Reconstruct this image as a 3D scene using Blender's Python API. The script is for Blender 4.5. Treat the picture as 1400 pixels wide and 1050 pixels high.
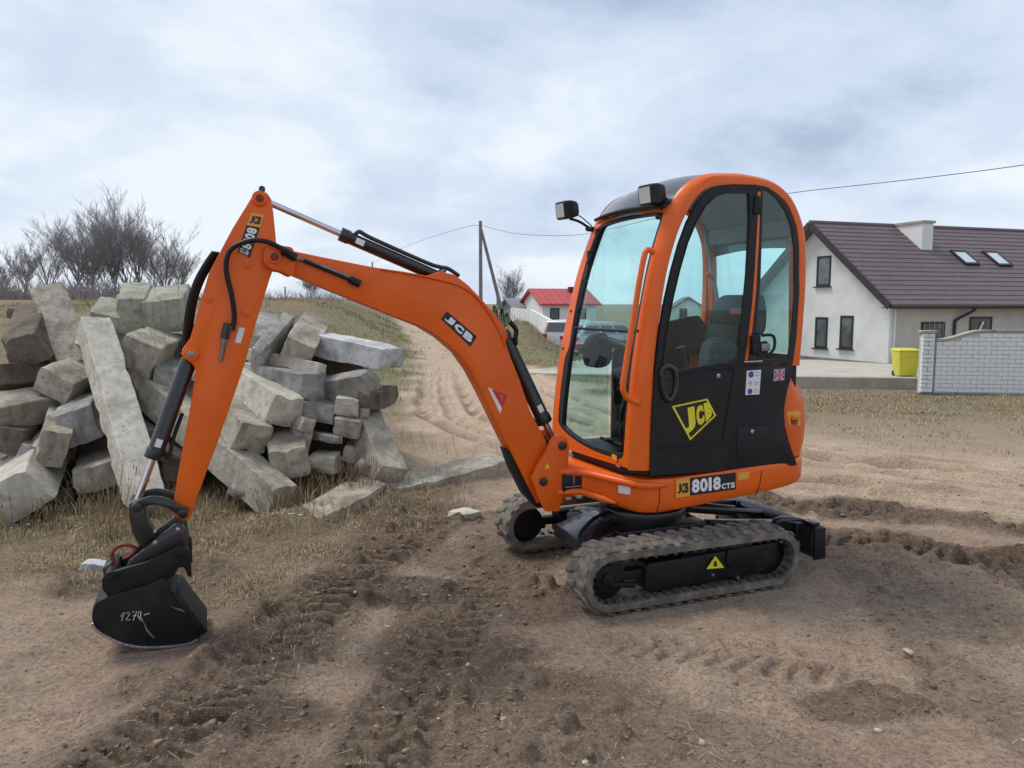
import bpy, bmesh, math, random
import numpy as np
from mathutils import Vector, Matrix
random.seed(7); rng = np.random.default_rng(7)
R = math.radians
scene = bpy.context.scene
for o in list(bpy.data.objects): bpy.data.objects.remove(o)
COL = scene.collection

# ------------------------------------------------------------------ camera, sky, sun, exposure
F, H, HZ = 1057.0, 1.65, 415.0            # focal length in pixels of the 1400x1050 photo, eye height, horizon row
PITCH = math.atan((525-HZ)/F)
cd = bpy.data.cameras.new('camera'); camo = bpy.data.objects.new('camera', cd); COL.objects.link(camo)
cd.sensor_width = 36; cd.lens = F/1400*36; cd.clip_start = .05; cd.clip_end = 6000
camo.location = (0, 0, H); camo.rotation_euler = (R(90)-PITCH, 0, 0)
scene.camera = camo

SUN_EL, SUN_AZ = R(58), R(-115)           # high, from behind the heap and to the left
world = bpy.data.worlds.new('World'); scene.world = world; world.use_nodes = True
nt = world.node_tree; nt.nodes.clear()
def wn(t, **k):
    n = nt.nodes.new(t)
    for a, b in k.items(): setattr(n, a, b)
    return n
L = nt.links.new
tc = wn('ShaderNodeTexCoord'); sep = wn('ShaderNodeSeparateXYZ'); L(tc.outputs['Generated'], sep.inputs[0])
zc = wn('ShaderNodeMath', operation='MAXIMUM'); L(sep.outputs[2], zc.inputs[0]); zc.inputs[1].default_value = 0.0
za = wn('ShaderNodeMath', operation='ADD'); L(zc.outputs[0], za.inputs[0]); za.inputs[1].default_value = .34
dx = wn('ShaderNodeMath', operation='DIVIDE'); L(sep.outputs[0], dx.inputs[0]); L(za.outputs[0], dx.inputs[1])
dy = wn('ShaderNodeMath', operation='DIVIDE'); L(sep.outputs[1], dy.inputs[0]); L(za.outputs[0], dy.inputs[1])
cb = wn('ShaderNodeCombineXYZ'); L(dx.outputs[0], cb.inputs[0]); L(dy.outputs[0], cb.inputs[1]); cb.inputs[2].default_value = 3.7
n1 = wn('ShaderNodeTexNoise'); L(cb.outputs[0], n1.inputs['Vector']); n1.inputs['Scale'].default_value = 1.9
n1.inputs['Detail'].default_value = 11; n1.inputs['Roughness'].default_value = .58; n1.inputs['Distortion'].default_value = .15
n2 = wn('ShaderNodeTexNoise'); L(cb.outputs[0], n2.inputs['Vector']); n2.inputs['Scale'].default_value = .55
n2.inputs['Detail'].default_value = 4; n2.inputs['Roughness'].default_value = .5
ad = wn('ShaderNodeMath', operation='ADD'); L(n1.outputs[0], ad.inputs[0]); L(n2.outputs[0], ad.inputs[1])
zr = wn('ShaderNodeMath', operation='MULTIPLY_ADD'); L(zc.outputs[0], zr.inputs[0]); zr.inputs[1].default_value = -.30; zr.inputs[2].default_value = .03
ad2 = wn('ShaderNodeMath', operation='ADD'); L(ad.outputs[0], ad2.inputs[0]); L(zr.outputs[0], ad2.inputs[1])
ramp = wn('ShaderNodeValToRGB'); cr = ramp.color_ramp
mr = wn('ShaderNodeMapRange'); L(ad2.outputs[0], mr.inputs[0]); mr.inputs[1].default_value = .74; mr.inputs[2].default_value = 1.13
L(mr.outputs[0], ramp.inputs[0])
cr.elements[0].position = 0; cr.elements[0].color = (.285, .34, .44, 1)
cr.elements[1].position = 1; cr.elements[1].color = (.56, .605, .665, 1)
e = cr.elements.new(.35); e.color = (.395, .46, .57, 1)
e = cr.elements.new(.62); e.color = (.455, .51, .595, 1)
sky = wn('ShaderNodeTexSky', sky_type='NISHITA', sun_disc=False, sun_elevation=SUN_EL, sun_rotation=R(180)+SUN_AZ)
b1 = wn('ShaderNodeBackground'); L(sky.outputs[0], b1.inputs[0]); b1.inputs[1].default_value = .08
b2 = wn('ShaderNodeBackground'); L(ramp.outputs[0], b2.inputs[0]); b2.inputs[1].default_value = .95
ms = wn('ShaderNodeMixShader'); ms.inputs[0].default_value = .93
L(b1.outputs[0], ms.inputs[1]); L(b2.outputs[0], ms.inputs[2])
wo = wn('ShaderNodeOutputWorld'); L(ms.outputs[0], wo.inputs[0])

sd = bpy.data.lights.new('sun', 'SUN'); sd.energy = 1.5; sd.angle = R(22); sd.color = (1, .94, .85)
so = bpy.data.objects.new('sun', sd); COL.objects.link(so)
sv = Vector((math.sin(SUN_AZ)*math.cos(SUN_EL), -math.cos(SUN_AZ)*math.cos(SUN_EL), math.sin(SUN_EL)))  # towards the sun
so.rotation_euler = sv.to_track_quat('Z', 'Y').to_euler(); so.location = sv*50
vs = scene.view_settings; scene.display_settings.display_device = 'sRGB'
vs.view_transform = 'Standard'; vs.look = 'None'; vs.gamma = 1; vs.exposure = 0.74; vs.use_curve_mapping = False
scene.cycles.max_bounces = 10; scene.cycles.transparent_max_bounces = 16

# ------------------------------------------------------------------ pixel helpers: a photo pixel becomes a real point on a known plane
PSI = R(21.5); CX, CY = .82, 4.77          # heading and slew centre of the excavator
e1 = np.array([-math.cos(PSI), -math.sin(PSI), 0]); e2 = np.array([math.sin(PSI), -math.cos(PSI), 0])
_fw = np.array([0, math.cos(PITCH), -math.sin(PITCH)]); _up = np.array([0, math.sin(PITCH), math.cos(PITCH)])
def ray(px, py): return np.array([(px-700)/F, 0, 0]) + _up*(525-py)/F + _fw
def at(px, py, Y):
    r = ray(px, py); return Vector((np.array([0, 0, H])+r*(Y/r[1])).tolist())
def S(my, pts):                            # pixels -> (x, z) on the machine plane y = my
    out = []
    o = np.array([-CX, -CY, H])
    for px, py in pts:
        r = ray(px, py); t = (my-o@e2)/(r@e2); P = o+r*t
        out.append((float(P@e1), float(P[2])))
    return out
def S3(my, pts): return [Vector((x, my, z)) for x, z in S(my, pts)]
def hit(px, py, P0, n):
    r = ray(px, py); o = np.array([0, 0, H]); n = np.array(n, float)
    return Vector((o+r*(((np.array(P0)-o)@n)/(r@n))).tolist())

# ------------------------------------------------------------------ materials
def new_mat(name):
    m = bpy.data.materials.new(name); m.use_nodes = True
    t = m.node_tree; return m, t, t.nodes['Principled BSDF']
def mat(name, c, rough=.5, metal=0, c2=None, scale=6, lo=.35, hi=.65, bump=0, bscale=60, coat=0, spec=.5, detail=6, rvar=0):
    m, t, b = new_mat(name)
    b.inputs['Roughness'].default_value = rough; b.inputs['Metallic'].default_value = metal
    b.inputs['Coat Weight'].default_value = coat; b.inputs['Coat Roughness'].default_value = .08
    b.inputs['Specular IOR Level'].default_value = spec
    tcn = t.nodes.new('ShaderNodeTexCoord')
    n = t.nodes.new('ShaderNodeTexNoise'); n.inputs['Scale'].default_value = scale; n.inputs['Detail'].default_value = detail
    n.inputs['Roughness'].default_value = .62
    t.links.new(tcn.outputs['Object'], n.inputs['Vector'])
    r = t.nodes.new('ShaderNodeMapRange'); r.inputs[1].default_value = lo; r.inputs[2].default_value = hi
    t.links.new(n.outputs[0], r.inputs[0])
    mx = t.nodes.new('ShaderNodeMix'); mx.data_type = 'RGBA'
    c2 = c2 or tuple(v*.88 for v in c)
    mx.inputs[6].default_value = (*c, 1); mx.inputs[7].default_value = (*c2, 1)
    t.links.new(r.outputs[0], mx.inputs[0]); t.links.new(mx.outputs[2], b.inputs['Base Color'])
    if rvar:
        r2 = t.nodes.new('ShaderNodeMapRange'); r2.inputs[1].default_value = .3; r2.inputs[2].default_value = .7
        r2.inputs[3].default_value = rough; r2.inputs[4].default_value = rough+rvar
        t.links.new(n.outputs[0], r2.inputs[0]); t.links.new(r2.outputs[0], b.inputs['Roughness'])
    if bump:
        nb = t.nodes.new('ShaderNodeTexNoise'); nb.inputs['Scale'].default_value = bscale; nb.inputs['Detail'].default_value = 5
        t.links.new(tcn.outputs['Object'], nb.inputs['Vector'])
        bp = t.nodes.new('ShaderNodeBump'); bp.inputs['Strength'].default_value = bump; bp.inputs['Distance'].default_value = .02
        t.links.new(nb.outputs[0], bp.inputs['Height']); t.links.new(bp.outputs[0], b.inputs['Normal'])
    return m
def glass_mat(name, tint, refl=.9, rough=.0, body=0.0):
    m = bpy.data.materials.new(name); m.use_nodes = True; t = m.node_tree; t.nodes.clear()
    tr = t.nodes.new('ShaderNodeBsdfTransparent'); tr.inputs[0].default_value = (*tint, 1)
    gl = t.nodes.new('ShaderNodeBsdfGlossy'); gl.inputs['Roughness'].default_value = rough; gl.inputs[0].default_value = (refl, refl, refl, 1)
    lw = t.nodes.new('ShaderNodeLayerWeight'); lw.inputs[0].default_value = .5
    pw = t.nodes.new('ShaderNodeMath'); pw.operation = 'POWER'; t.links.new(lw.outputs['Facing'], pw.inputs[0]); pw.inputs[1].default_value = 4.5
    fr = t.nodes.new('ShaderNodeMath'); fr.operation = 'MULTIPLY_ADD'; t.links.new(pw.outputs[0], fr.inputs[0]); fr.inputs[1].default_value = .85; fr.inputs[2].default_value = .035
    mx = t.nodes.new('ShaderNodeMixShader'); t.links.new(fr.outputs[0], mx.inputs[0])
    t.links.new(tr.outputs[0], mx.inputs[1]); t.links.new(gl.outputs[0], mx.inputs[2])
    ou = t.nodes.new('ShaderNodeOutputMaterial'); t.links.new(mx.outputs[0], ou.inputs[0]); return m

M = {}
M['orange'] = mat('orange_paint', (.82, .130, .0045), .36, c2=(.71, .106, .006), scale=3, coat=.08, spec=.35, rvar=.14, bump=.03, bscale=9)
M['orange_cab'] = mat('orange_cab_paint', (.82, .134, .006), .34, c2=(.74, .116, .007), scale=4, coat=.15, spec=.38, rvar=.12)
M['black'] = mat('black_plastic', (.009, .009, .012), .45, c2=(.015, .015, .018), scale=5, rvar=.12, bump=.04, bscale=220, spec=.32)
M['black_gloss'] = mat('black_paint', (.009, .008, .010), .25, c2=(.016, .015, .016), scale=5, coat=.3, rvar=.2)
M['black_dusty'] = mat('dusty_black_paint', (.008, .0075, .009), .4, c2=(.035, .030, .026), scale=7, lo=.52, hi=.85, rvar=.25, spec=.3)
M['seal'] = mat('rubber_seal', (.012, .012, .014), .6)
M['rubber'] = mat('track_rubber', (.11, .099, .086), .92, c2=(.22, .188, .15), scale=13, lo=.42, hi=.62, bump=.35, bscale=70)
M['rubber_in'] = mat('track_rubber_inner', (.035, .032, .03), .9, c2=(.08, .072, .062), scale=14, bump=.2, bscale=60)
M['chrome'] = mat('chrome_rod', (.62, .63, .66), .14, 1.0, bump=.0)
M['steel'] = mat('worn_steel', (.33, .33, .35), .42, .8, c2=(.2, .19, .19), scale=20)
M['bright_steel'] = mat('polished_edge', (.5, .5, .52), .35, .9, c2=(.3, .28, .27), scale=22)
M['hose'] = mat('hose_rubber', (.008, .008, .009), .5, spec=.35)
M['roof'] = mat('cab_roof_plastic', (.045, .043, .050), .22, c2=(.06, .057, .064), scale=4, coat=.5)
M['lining'] = mat('roof_lining', (.34, .36, .38), .9, c2=(.28, .29, .31), scale=5)
M['seat'] = mat('seat_vinyl', (.018, .018, .02), .6, c2=(.03, .03, .032), bump=.1, bscale=90)
M['seat_grey'] = mat('seat_fabric', (.13, .15, .17), .95, c2=(.085, .10, .115), scale=30, bump=.2, bscale=120)
M['white'] = mat('white_print', (.80, .80, .80), .45)
M['yellow'] = mat('yellow_print', (.80, .70, .02), .45)
M['amber'] = mat('amber_sticker', (.80, .36, .05), .45)
M['decal_black'] = mat('black_print', (.010, .010, .013), .4)
M['red'] = mat('red_print', (.62, .03, .03), .45)
M['pink'] = mat('faded_red_print', (.62, .14, .18), .5)
M['blue'] = mat('blue_print', (.05, .09, .35), .5)
M['grey_print'] = mat('grey_print', (.42, .45, .55), .5)
M['lens'] = mat('lamp_lens', (.55, .57, .58), .12, c2=(.45, .47, .48), scale=60, spec=.8)
M['lever_red'] = mat('red_lever', (.20, .022, .016), .55)
M['glass'] = glass_mat('cab_glass', (.845, .972, .963))
M['glass_clear'] = glass_mat('window_glass', (.80, .86, .88))
M['chalk'] = mat('chalk', (.78, .78, .76), .9)

# ------------------------------------------------------------------ mesh helpers
def mesh_obj(name, verts, faces, m=None, parent=None, smooth=35, bevel=0, segs=2, mats=None, fidx=None):
    me = bpy.data.meshes.new(name)
    me.from_pydata([tuple(v) for v in verts], [], faces)
    bm = bmesh.new(); bm.from_mesh(me)
    bmesh.ops.remove_doubles(bm, verts=bm.verts, dist=1e-6)
    bmesh.ops.recalc_face_normals(bm, faces=bm.faces)
    if bevel:
        ed = [ed for ed in bm.edges if len(ed.link_faces) == 2 and ed.calc_face_angle(0) > R(32)]
        bmesh.ops.bevel(bm, geom=ed, offset=bevel, segments=segs, profile=.5, affect='EDGES', clamp_overlap=True)
    bm.to_mesh(me); bm.free()
    return finish(name, me, m, parent, smooth)
def finish(name, me, m=None, parent=None, smooth=35):
    if m is not None: me.materials.append(m)
    if smooth and len(me.polygons):
        me.shade_smooth(); me.set_sharp_from_angle(angle=R(smooth))
    o = bpy.data.objects.new(name, me); COL.objects.link(o)
    if parent is not None: o.parent = parent
    return o
class MB:
    def __init__(s): s.v = []; s.f = []
    def add(s, v, f):
        k = len(s.v); s.v += [Vector(p) for p in v]; s.f += [tuple(i+k for i in q) for q in f]; return s
    def box(s, c, size, rot=None):
        c = Vector(c); hx, hy, hz = [q/2 for q in size]
        P = [Vector((sx*hx, sy*hy, sz*hz)) for sz in (-1, 1) for sx, sy in ((-1, -1), (1, -1), (1, 1), (-1, 1))]
        if rot is not None: P = [rot @ p for p in P]
        return s.add([c+p for p in P], [(3, 2, 1, 0), (4, 5, 6, 7), (0, 1, 5, 4), (1, 2, 6, 5), (2, 3, 7, 6), (3, 0, 4, 7)])
    def bar(s, p0, p1, w, h, up=(0, 0, 1)):
        p0, p1 = Vector(p0), Vector(p1); a = (p1-p0).normalized(); sd_ = a.cross(Vector(up)).normalized(); u = sd_.cross(a)
        P = [p+sd_*sx*w/2+u*sz*h/2 for p in (p0, p1) for sx, sz in ((-1, -1), (1, -1), (1, 1), (-1, 1))]
        return s.add(P, [(3, 2, 1, 0), (4, 5, 6, 7), (0, 1, 5, 4), (1, 2, 6, 5), (2, 3, 7, 6), (3, 0, 4, 7)])
    def loft(s, rings, cap=True, closed=True):
        n = len(rings[0]); v = [p for r in rings for p in r]; f = []
        for k in range(len(rings)-1):
            for i in range(n if closed else n-1):
                j = (i+1) % n; f.append((k*n+i, k*n+j, (k+1)*n+j, (k+1)*n+i))
        if cap: f.append(tuple(range(n-1, -1, -1))); f.append(tuple(range((len(rings)-1)*n, len(rings)*n)))
        return s.add(v, f)
    def tube(s, pts, r, seg=8, cap=True):
        pts = [Vector(p) for p in pts]; rings = []; n0 = None
        for i, p in enumerate(pts):
            d = (pts[min(i+1, len(pts)-1)]-pts[max(i-1, 0)]).normalized()
            if n0 is None: n0 = d.orthogonal().normalized()
            n0 = (n0-d*n0.dot(d)).normalized(); b = d.cross(n0)
            rr = r[i] if isinstance(r, (list, tuple)) else r
            rings.append([p+(n0*math.cos(2*math.pi*k/seg)+b*math.sin(2*math.pi*k/seg))*rr for k in range(seg)])
        return s.loft(rings, cap)
    def cyl(s, p0, p1, r, seg=20): return s.tube([p0, p1], r, seg)
    def prism(s, poly, y0, y1):            # poly in (x, z), pushed along y
        n = len(poly)
        v = [(x, y0, z) for x, z in poly]+[(x, y1, z) for x, z in poly]
        f = [tuple(range(n)), tuple(range(2*n-1, n-1, -1))]+[(i, (i+1) % n, n+(i+1) % n, n+i) for i in range(n)]
        return s.add(v, f)
    def ring(s, outer, inner, y0, y1, n=72):   # plate in (x, z) with a hole, pushed along y
        c, O = ray_match(outer, inner, n)
        N = len(c)
        v = [(x, y, z) for y in (y0, y1) for lp in (c, O) for x, z in lp]
        f = []
        for i in range(N):
            j = (i+1) % N
            f += [(i, j, N+j, N+i), (2*N+i, 3*N+i, 3*N+j, 2*N+j), (i, 2*N+i, 2*N+j, j), (N+i, N+j, 3*N+j, 3*N+i)]
        return s.add(v, f)
    def build(s, name, m=None, parent=None, smooth=35, bevel=0, segs=2): return mesh_obj(name, s.v, s.f, m, parent, smooth, bevel, segs)
def ray_match(outer, inner, n):
    cx = sum(p[0] for p in inner)/len(inner); cz = sum(p[1] for p in inner)/len(inner)
    ang = set(2*math.pi*k/n for k in range(n))
    for p in list(outer)+list(inner): ang.add(math.atan2(p[1]-cz, p[0]-cx) % (2*math.pi))
    ang = sorted(ang); A = [ang[0]]
    for a in ang[1:]:
        if a-A[-1] > 1e-3: A.append(a)
    def cast(poly, a):
        d = (math.cos(a), math.sin(a)); best = 0
        for i in range(len(poly)):
            p, q = poly[i], poly[(i+1) % len(poly)]
            ex, ez = q[0]-p[0], q[1]-p[1]; den = d[0]*ez-d[1]*ex
            if abs(den) < 1e-12: continue
            wx, wz = p[0]-cx, p[1]-cz
            t = (wx*ez-wz*ex)/den; u = (wx*d[1]-wz*d[0])/den
            if -1e-6 <= u <= 1+1e-6 and t > best: best = t
        return (cx+d[0]*best, cz+d[1]*best)
    return [cast(inner, a) for a in A], [cast(outer, a) for a in A]
def crom(pts, per=6, closed=False):
    P = [np.array(p, float) for p in pts]; n = len(P); out = []
    rng_ = range(n if closed else n-1)
    for i in rng_:
        p0 = P[(i-1) % n] if closed or i > 0 else P[0]; p1 = P[i]; p2 = P[(i+1) % n]
        p3 = P[(i+2) % n] if closed or i+2 < n else P[-1]
        for k in range(per):
            t = k/per
            out.append(.5*((2*p1)+(-p0+p2)*t+(2*p0-5*p1+4*p2-p3)*t*t+(-p0+3*p1-3*p2+p3)*t**3))
    if not closed: out.append(P[-1])
    return [tuple(map(float, p)) for p in out]
def empty(name, loc=(0, 0, 0), rz=0):
    o = bpy.data.objects.new(name, None); o.empty_display_size = .2; COL.objects.link(o)
    o.location = loc; o.rotation_euler = (0, 0, rz); return o
def tag(o, label=None, cat=None, group=None, kind=None):
    if label: o['label'] = label
    if cat: o['category'] = cat
    if group: o['group'] = group
    if kind: o['kind'] = kind
    return o
_tc = {}
def glyph(ch, bold=0.0):                   # flat mesh of one character, fitted to the unit square
    if (ch, bold) in _tc: return _tc[ch, bold]
    c = bpy.data.curves.new('t', 'FONT'); c.body = ch; c.offset = bold; c.resolution_u = 3
    o = bpy.data.objects.new('t', c); COL.objects.link(o)
    me = bpy.data.meshes.new_from_object(o.evaluated_get(bpy.context.evaluated_depsgraph_get()))
    v = [(p.co.x, p.co.y) for p in me.vertices]; f = [tuple(p.vertices) for p in me.polygons]
    bpy.data.objects.remove(o); bpy.data.curves.remove(c); bpy.data.meshes.remove(me)
    x0 = min(p[0] for p in v); x1 = max(p[0] for p in v); y0 = min(p[1] for p in v); y1 = max(p[1] for p in v)
    asp = (x1-x0)/max(1e-6, y1-y0)
    _tc[ch, bold] = ([((x-x0)/max(1e-6, x1-x0), (y-y0)/max(1e-6, y1-y0)) for x, y in v], f, asp); return _tc[ch, bold]
def lettering(items, quad3, m, parent, name='lettering', bold=.03, lift=(0, 0, 0)):
    """items: (char, u0, v0, u1, v1) in the unit square of quad3 = four 3D corners (bl, br, tr, tl)"""
    a, b, c, d = [Vector(q)+Vector(lift) for q in quad3]; mb = MB()
    for it in items:
        ch, u0, v0, u1, v1 = it[:5]; V, Fc, _ = glyph(ch, bold); P = []
        if ch == '1' and bold > 0: u0, u1 = u0+(u1-u0)*.12, u0+(u1-u0)*.78
        for x, y in V:
            u = u0+(u1-u0)*x; v = v0+(v1-v0)*y
            P.append(a*(1-u)*(1-v)+b*u*(1-v)+c*u*v+d*(1-u)*v)
        mb.add(P, Fc)
    return mb.build(name, m, parent, smooth=0)
def word(txt, u0, v0, u1, v1, gap=.12):    # spread a word's characters over a box
    n = len(txt); W = [{'1': .62, 'I': .4, ',': .35, '-': .8, '.': .3}.get(c, 1) for c in txt]
    tot = sum(W)+gap*(n-1); x = u0; out = []
    for c, w in zip(txt, W):
        ww = (u1-u0)*w/tot; a, b = v0, v1
        if c == '-': a, b = v0+(v1-v0)*.42, v0+(v1-v0)*.55
        if c == ',': a, b = v0-(v1-v0)*.15, v0+(v1-v0)*.18
        out.append((c, x, a, x+ww, b)); x += ww+(u1-u0)*gap/tot
    return out

# ------------------------------------------------------------------ terrain
def sstep(a, b, x):
    t = np.clip((x-a)/(b-a), 0, 1); return t*t*(3-2*t)
_lat = [rng.random((256, 256)) for _ in range(4)]
def vnoise(x, y, k=0):
    g = _lat[k % 4]; xi = np.floor(x).astype(int); yi = np.floor(y).astype(int); fx = x-xi; fy = y-yi
    fx = fx*fx*fx*(fx*(fx*6-15)+10); fy = fy*fy*fy*(fy*(fy*6-15)+10)
    a = g[xi & 255, yi & 255]; b = g[(xi+1) & 255, yi & 255]; c = g[xi & 255, (yi+1) & 255]; d = g[(xi+1) & 255, (yi+1) & 255]
    return a*(1-fx)*(1-fy)+b*fx*(1-fy)+c*(1-fx)*fy+d*fx*fy
def rnoise(x, y, lam, k=0):                # rotated so that octaves do not line up
    a = .6+1.3*k; return vnoise((x*math.cos(a)-y*math.sin(a))/lam+17*k, (x*math.sin(a)+y*math.cos(a))/lam+31*k, k)
def path_sd(x, y, pts):                    # arc length along a path and signed distance from it
    best = np.full(x.shape, 1e9); S_ = np.zeros(x.shape); D = np.full(x.shape, 1e3); acc = 0
    for (ax, ay), (bx, by) in zip(pts[:-1], pts[1:]):
        ex, ey = bx-ax, by-ay; l = math.hypot(ex, ey)
        t = np.clip(((x-ax)*ex+(y-ay)*ey)/(l*l), 0, 1); qx, qy = x-ax-t*ex, y-ay-t*ey; d = np.hypot(qx, qy)
        sg = np.sign(ex*qy-ey*qx); m = d < best
        best = np.where(m, d, best); D = np.where(m, d*sg, D); S_ = np.where(m, acc+t*l, S_); acc += l
    return S_, D
ROAD = crom([(16, 1.2), (10, 4.2), (5.4, 6.3), (2.6, 8.4), (.7, 10.8), (.0, 13.5), (-.4, 17.5), (-.9, 22), (-2.6, 32), (-5.2, 45), (-7.8, 60), (-9.5, 75)], 4)
T1 = crom([(-.6, 5.9), (-.86, 4.9), (-1.12, 3.9), (-1.26, 3.1), (-1.36, 2.3), (-1.4, 1.4)], 4)
T2 = crom([(.02, 5.0), (-.22, 4.1), (-.4, 3.2), (-.48, 2.2)], 4)
T3 = [(.35, 3.62), (1.5, 3.30)]
T4 = crom([(2.0, 5.35), (2.7, 5.0), (3.4, 4.55), (4.6, 3.9)], 4)
T5 = crom([(1.9, 6.5), (2.9, 6.0), (4.2, 5.35), (5.5, 4.6)], 4)
T6 = crom([(.2, 12.5), (1.6, 10.2), (3.4, 8.3), (5.6, 6.9), (9, 5.2)], 4)
T7 = crom([(-1.0, 11.5), (.6, 9.2), (2.4, 7.4), (4.6, 6.1), (8, 4.3)], 4)
RUTS = ((-1.35, .07, 1.2), (-1.0, .05, .8), (-.55, .09, 1.4), (-.1, .05, .7), (.35, .06, .9), (.75, .09, 1.4), (1.2, .05, .8), (1.6, .07, 1.1))
def tri(u): return 1-2*np.abs(u-np.floor(u)-.5)
def broad(x, y):                           # land form without detail
    w = sstep(0, 9, x)
    s = np.where(x < 0, .018*sstep(-6, 0, x)+.0*x, .018+.02*w)
    z = -s*np.clip(y-5.5, 0, 28)
    xf = -1.9-.085*(y-10)
    z = z+1.85*sstep(0, 6, xf-x)*sstep(8.5, 42, y)
    s_ = np.clip(((x+1.7)*1.55+(y-5.6)*1.9)/(1.55**2+1.9**2), 0, 1)
    z = z+.11*np.exp(-(np.hypot(x+1.7-1.55*s_, y-5.6-1.9*s_)/.24)**2)
    z = z+1.30*np.exp(-(((x-.4)/1.4)**2+((y-38)/5)**2))
    z = z+.80*np.exp(-(((x+3.0)/1.5)**2+((y-7.9)/.85)**2)**1.5)+.42*np.exp(-(((x+1.95)/.6)**2+((y-7.6)/.55)**2)**1.5)
    return z
def masks(x, y):
    n = rnoise(x, y, .9, 1); n2 = rnoise(x, y, .35, 2); n3 = rnoise(x, y, 2.6, 3)
    _, ds = path_sd(x, y, ROAD); dr = np.abs(ds)*(1+.55*sstep(16, 40, y))
    sand = sstep(2.7, 1.5, dr+1.1*(n-.5))*sstep(5.0, 6.3, y+1.0*(n3-.5)+.5*(n2-.5)-.1*np.clip(x, -2, 2))
    sand = np.maximum(sand, .75*sstep(5.5, 8.5, y)*sstep(-1.6, -.6, x+.6*(n-.5))*sstep(16, 9, y))
    g = sstep(-1.0, -1.9, x+.25*(y-5)*sstep(5, 4, y)+.9*(n-.5)+.5*(n2-.5))*sstep(3.5, 4.3, y+.5*(x+2)+1.0*(n3-.5)+.5*(n2-.5))
    g = np.maximum(g, sstep(-.2, -1.0, x+.8*(n-.5))*sstep(5.2, 5.8, y+.6*(n2-.5))*sstep(7.4, 6.6, y+x*.3))
    far = sstep(1.7, 2.5, dr+1.0*(n-.5)+.4*(n2-.5))*sstep(7.0, 9.5, y+1.0*(n3-.5)+.28*np.clip(x-2, 0, 9))
    g = np.maximum(g, far); g = g*(1-sand*.9)
    mud = np.zeros(x.shape)
    for P, wd, st in ((T1, .34, .8), (T2, .28, .8), (T4, .30, .95), (T5, .22, .9)):
        _, d = path_sd(x, y, P); mud = np.maximum(mud, st*sstep(wd*1.35, wd*.55, np.abs(d)+.28*(n2-.5)+.2*(n-.5)))
    for cx_, cy_, rx, ry, st in ((-.68, 4.3, .55, .26, 1), (-.3, 3.35, .4, .5, .9), (-.1, 4.15, .5, .3, .7), (-1.0, 2.95, .32, .22, 1), (1.45, 3.0, .25, .12, .7), (-.2, 4.9, .6, .35, .7), (.3, 2.7, .35, .2, .5), (1.95, 2.75, .2, .9, .45)):
        mud = np.maximum(mud, st*sstep(1.5, .4, ((x-cx_)/rx)**2+((y-cy_)/ry)**2+1.6*(n2-.5)))
    mud = np.maximum(mud, .6*sstep(.52, .70, n+.25*(n2-.5))*sstep(7.5, 5.5, y)*sstep(1.6, .2, x)*(1-sand))
    mud = np.maximum(mud, .4*sstep(.60, .75, n)*sstep(9, 6, y)*(1-sand))
    mud = mud*(1-.85*sand*sstep(6.6, 7.2, y))
    for d0, wd, st in RUTS: mud = np.maximum(mud, .55*st*np.exp(-((ds-d0-.12*(n-.5))/(wd*1.3))**2)*sstep(.25, .5, n2)*sstep(5.2, 6, y)*sstep(20, 14, y))
    green = sstep(.45, .7, n3+.25*(n-.5))*sstep(10, 16, y)*.9
    green = np.maximum(green, .8*sstep(-3.0, -2.2, x)*sstep(14, 18, y)*sstep(34, 24, y)*sstep(.3, .6, n))
    green = np.maximum(green, .6*sstep(.42, .66, n3)*sstep(8, 5, y))*sstep(4, 1.5, x)
    green = np.maximum(green, .95*sstep(-10, -6, x)*sstep(2, -.5, x)*sstep(11, 15, y)*sstep(48, 32, y)*sstep(.22, .5, n))
    green = np.maximum(green, .35*sstep(3, 5, x)*sstep(.4, .65, n))
    return mud, sand, g, green
def flat_zone(x, y):                       # packed level ground under the tracks, the blade and the bucket
    mx = (x-CX)*e1[0]+(y-CY)*e1[1]; my = (x-CX)*e2[0]+(y-CY)*e2[1]
    a = sstep(.95, .72, np.abs(mx-.03))*sstep(.20, .06, np.abs(np.abs(my)-.55)-.115)
    b = sstep(.55, .25, np.hypot(mx-2.85, my*.9))
    return a, b
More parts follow.
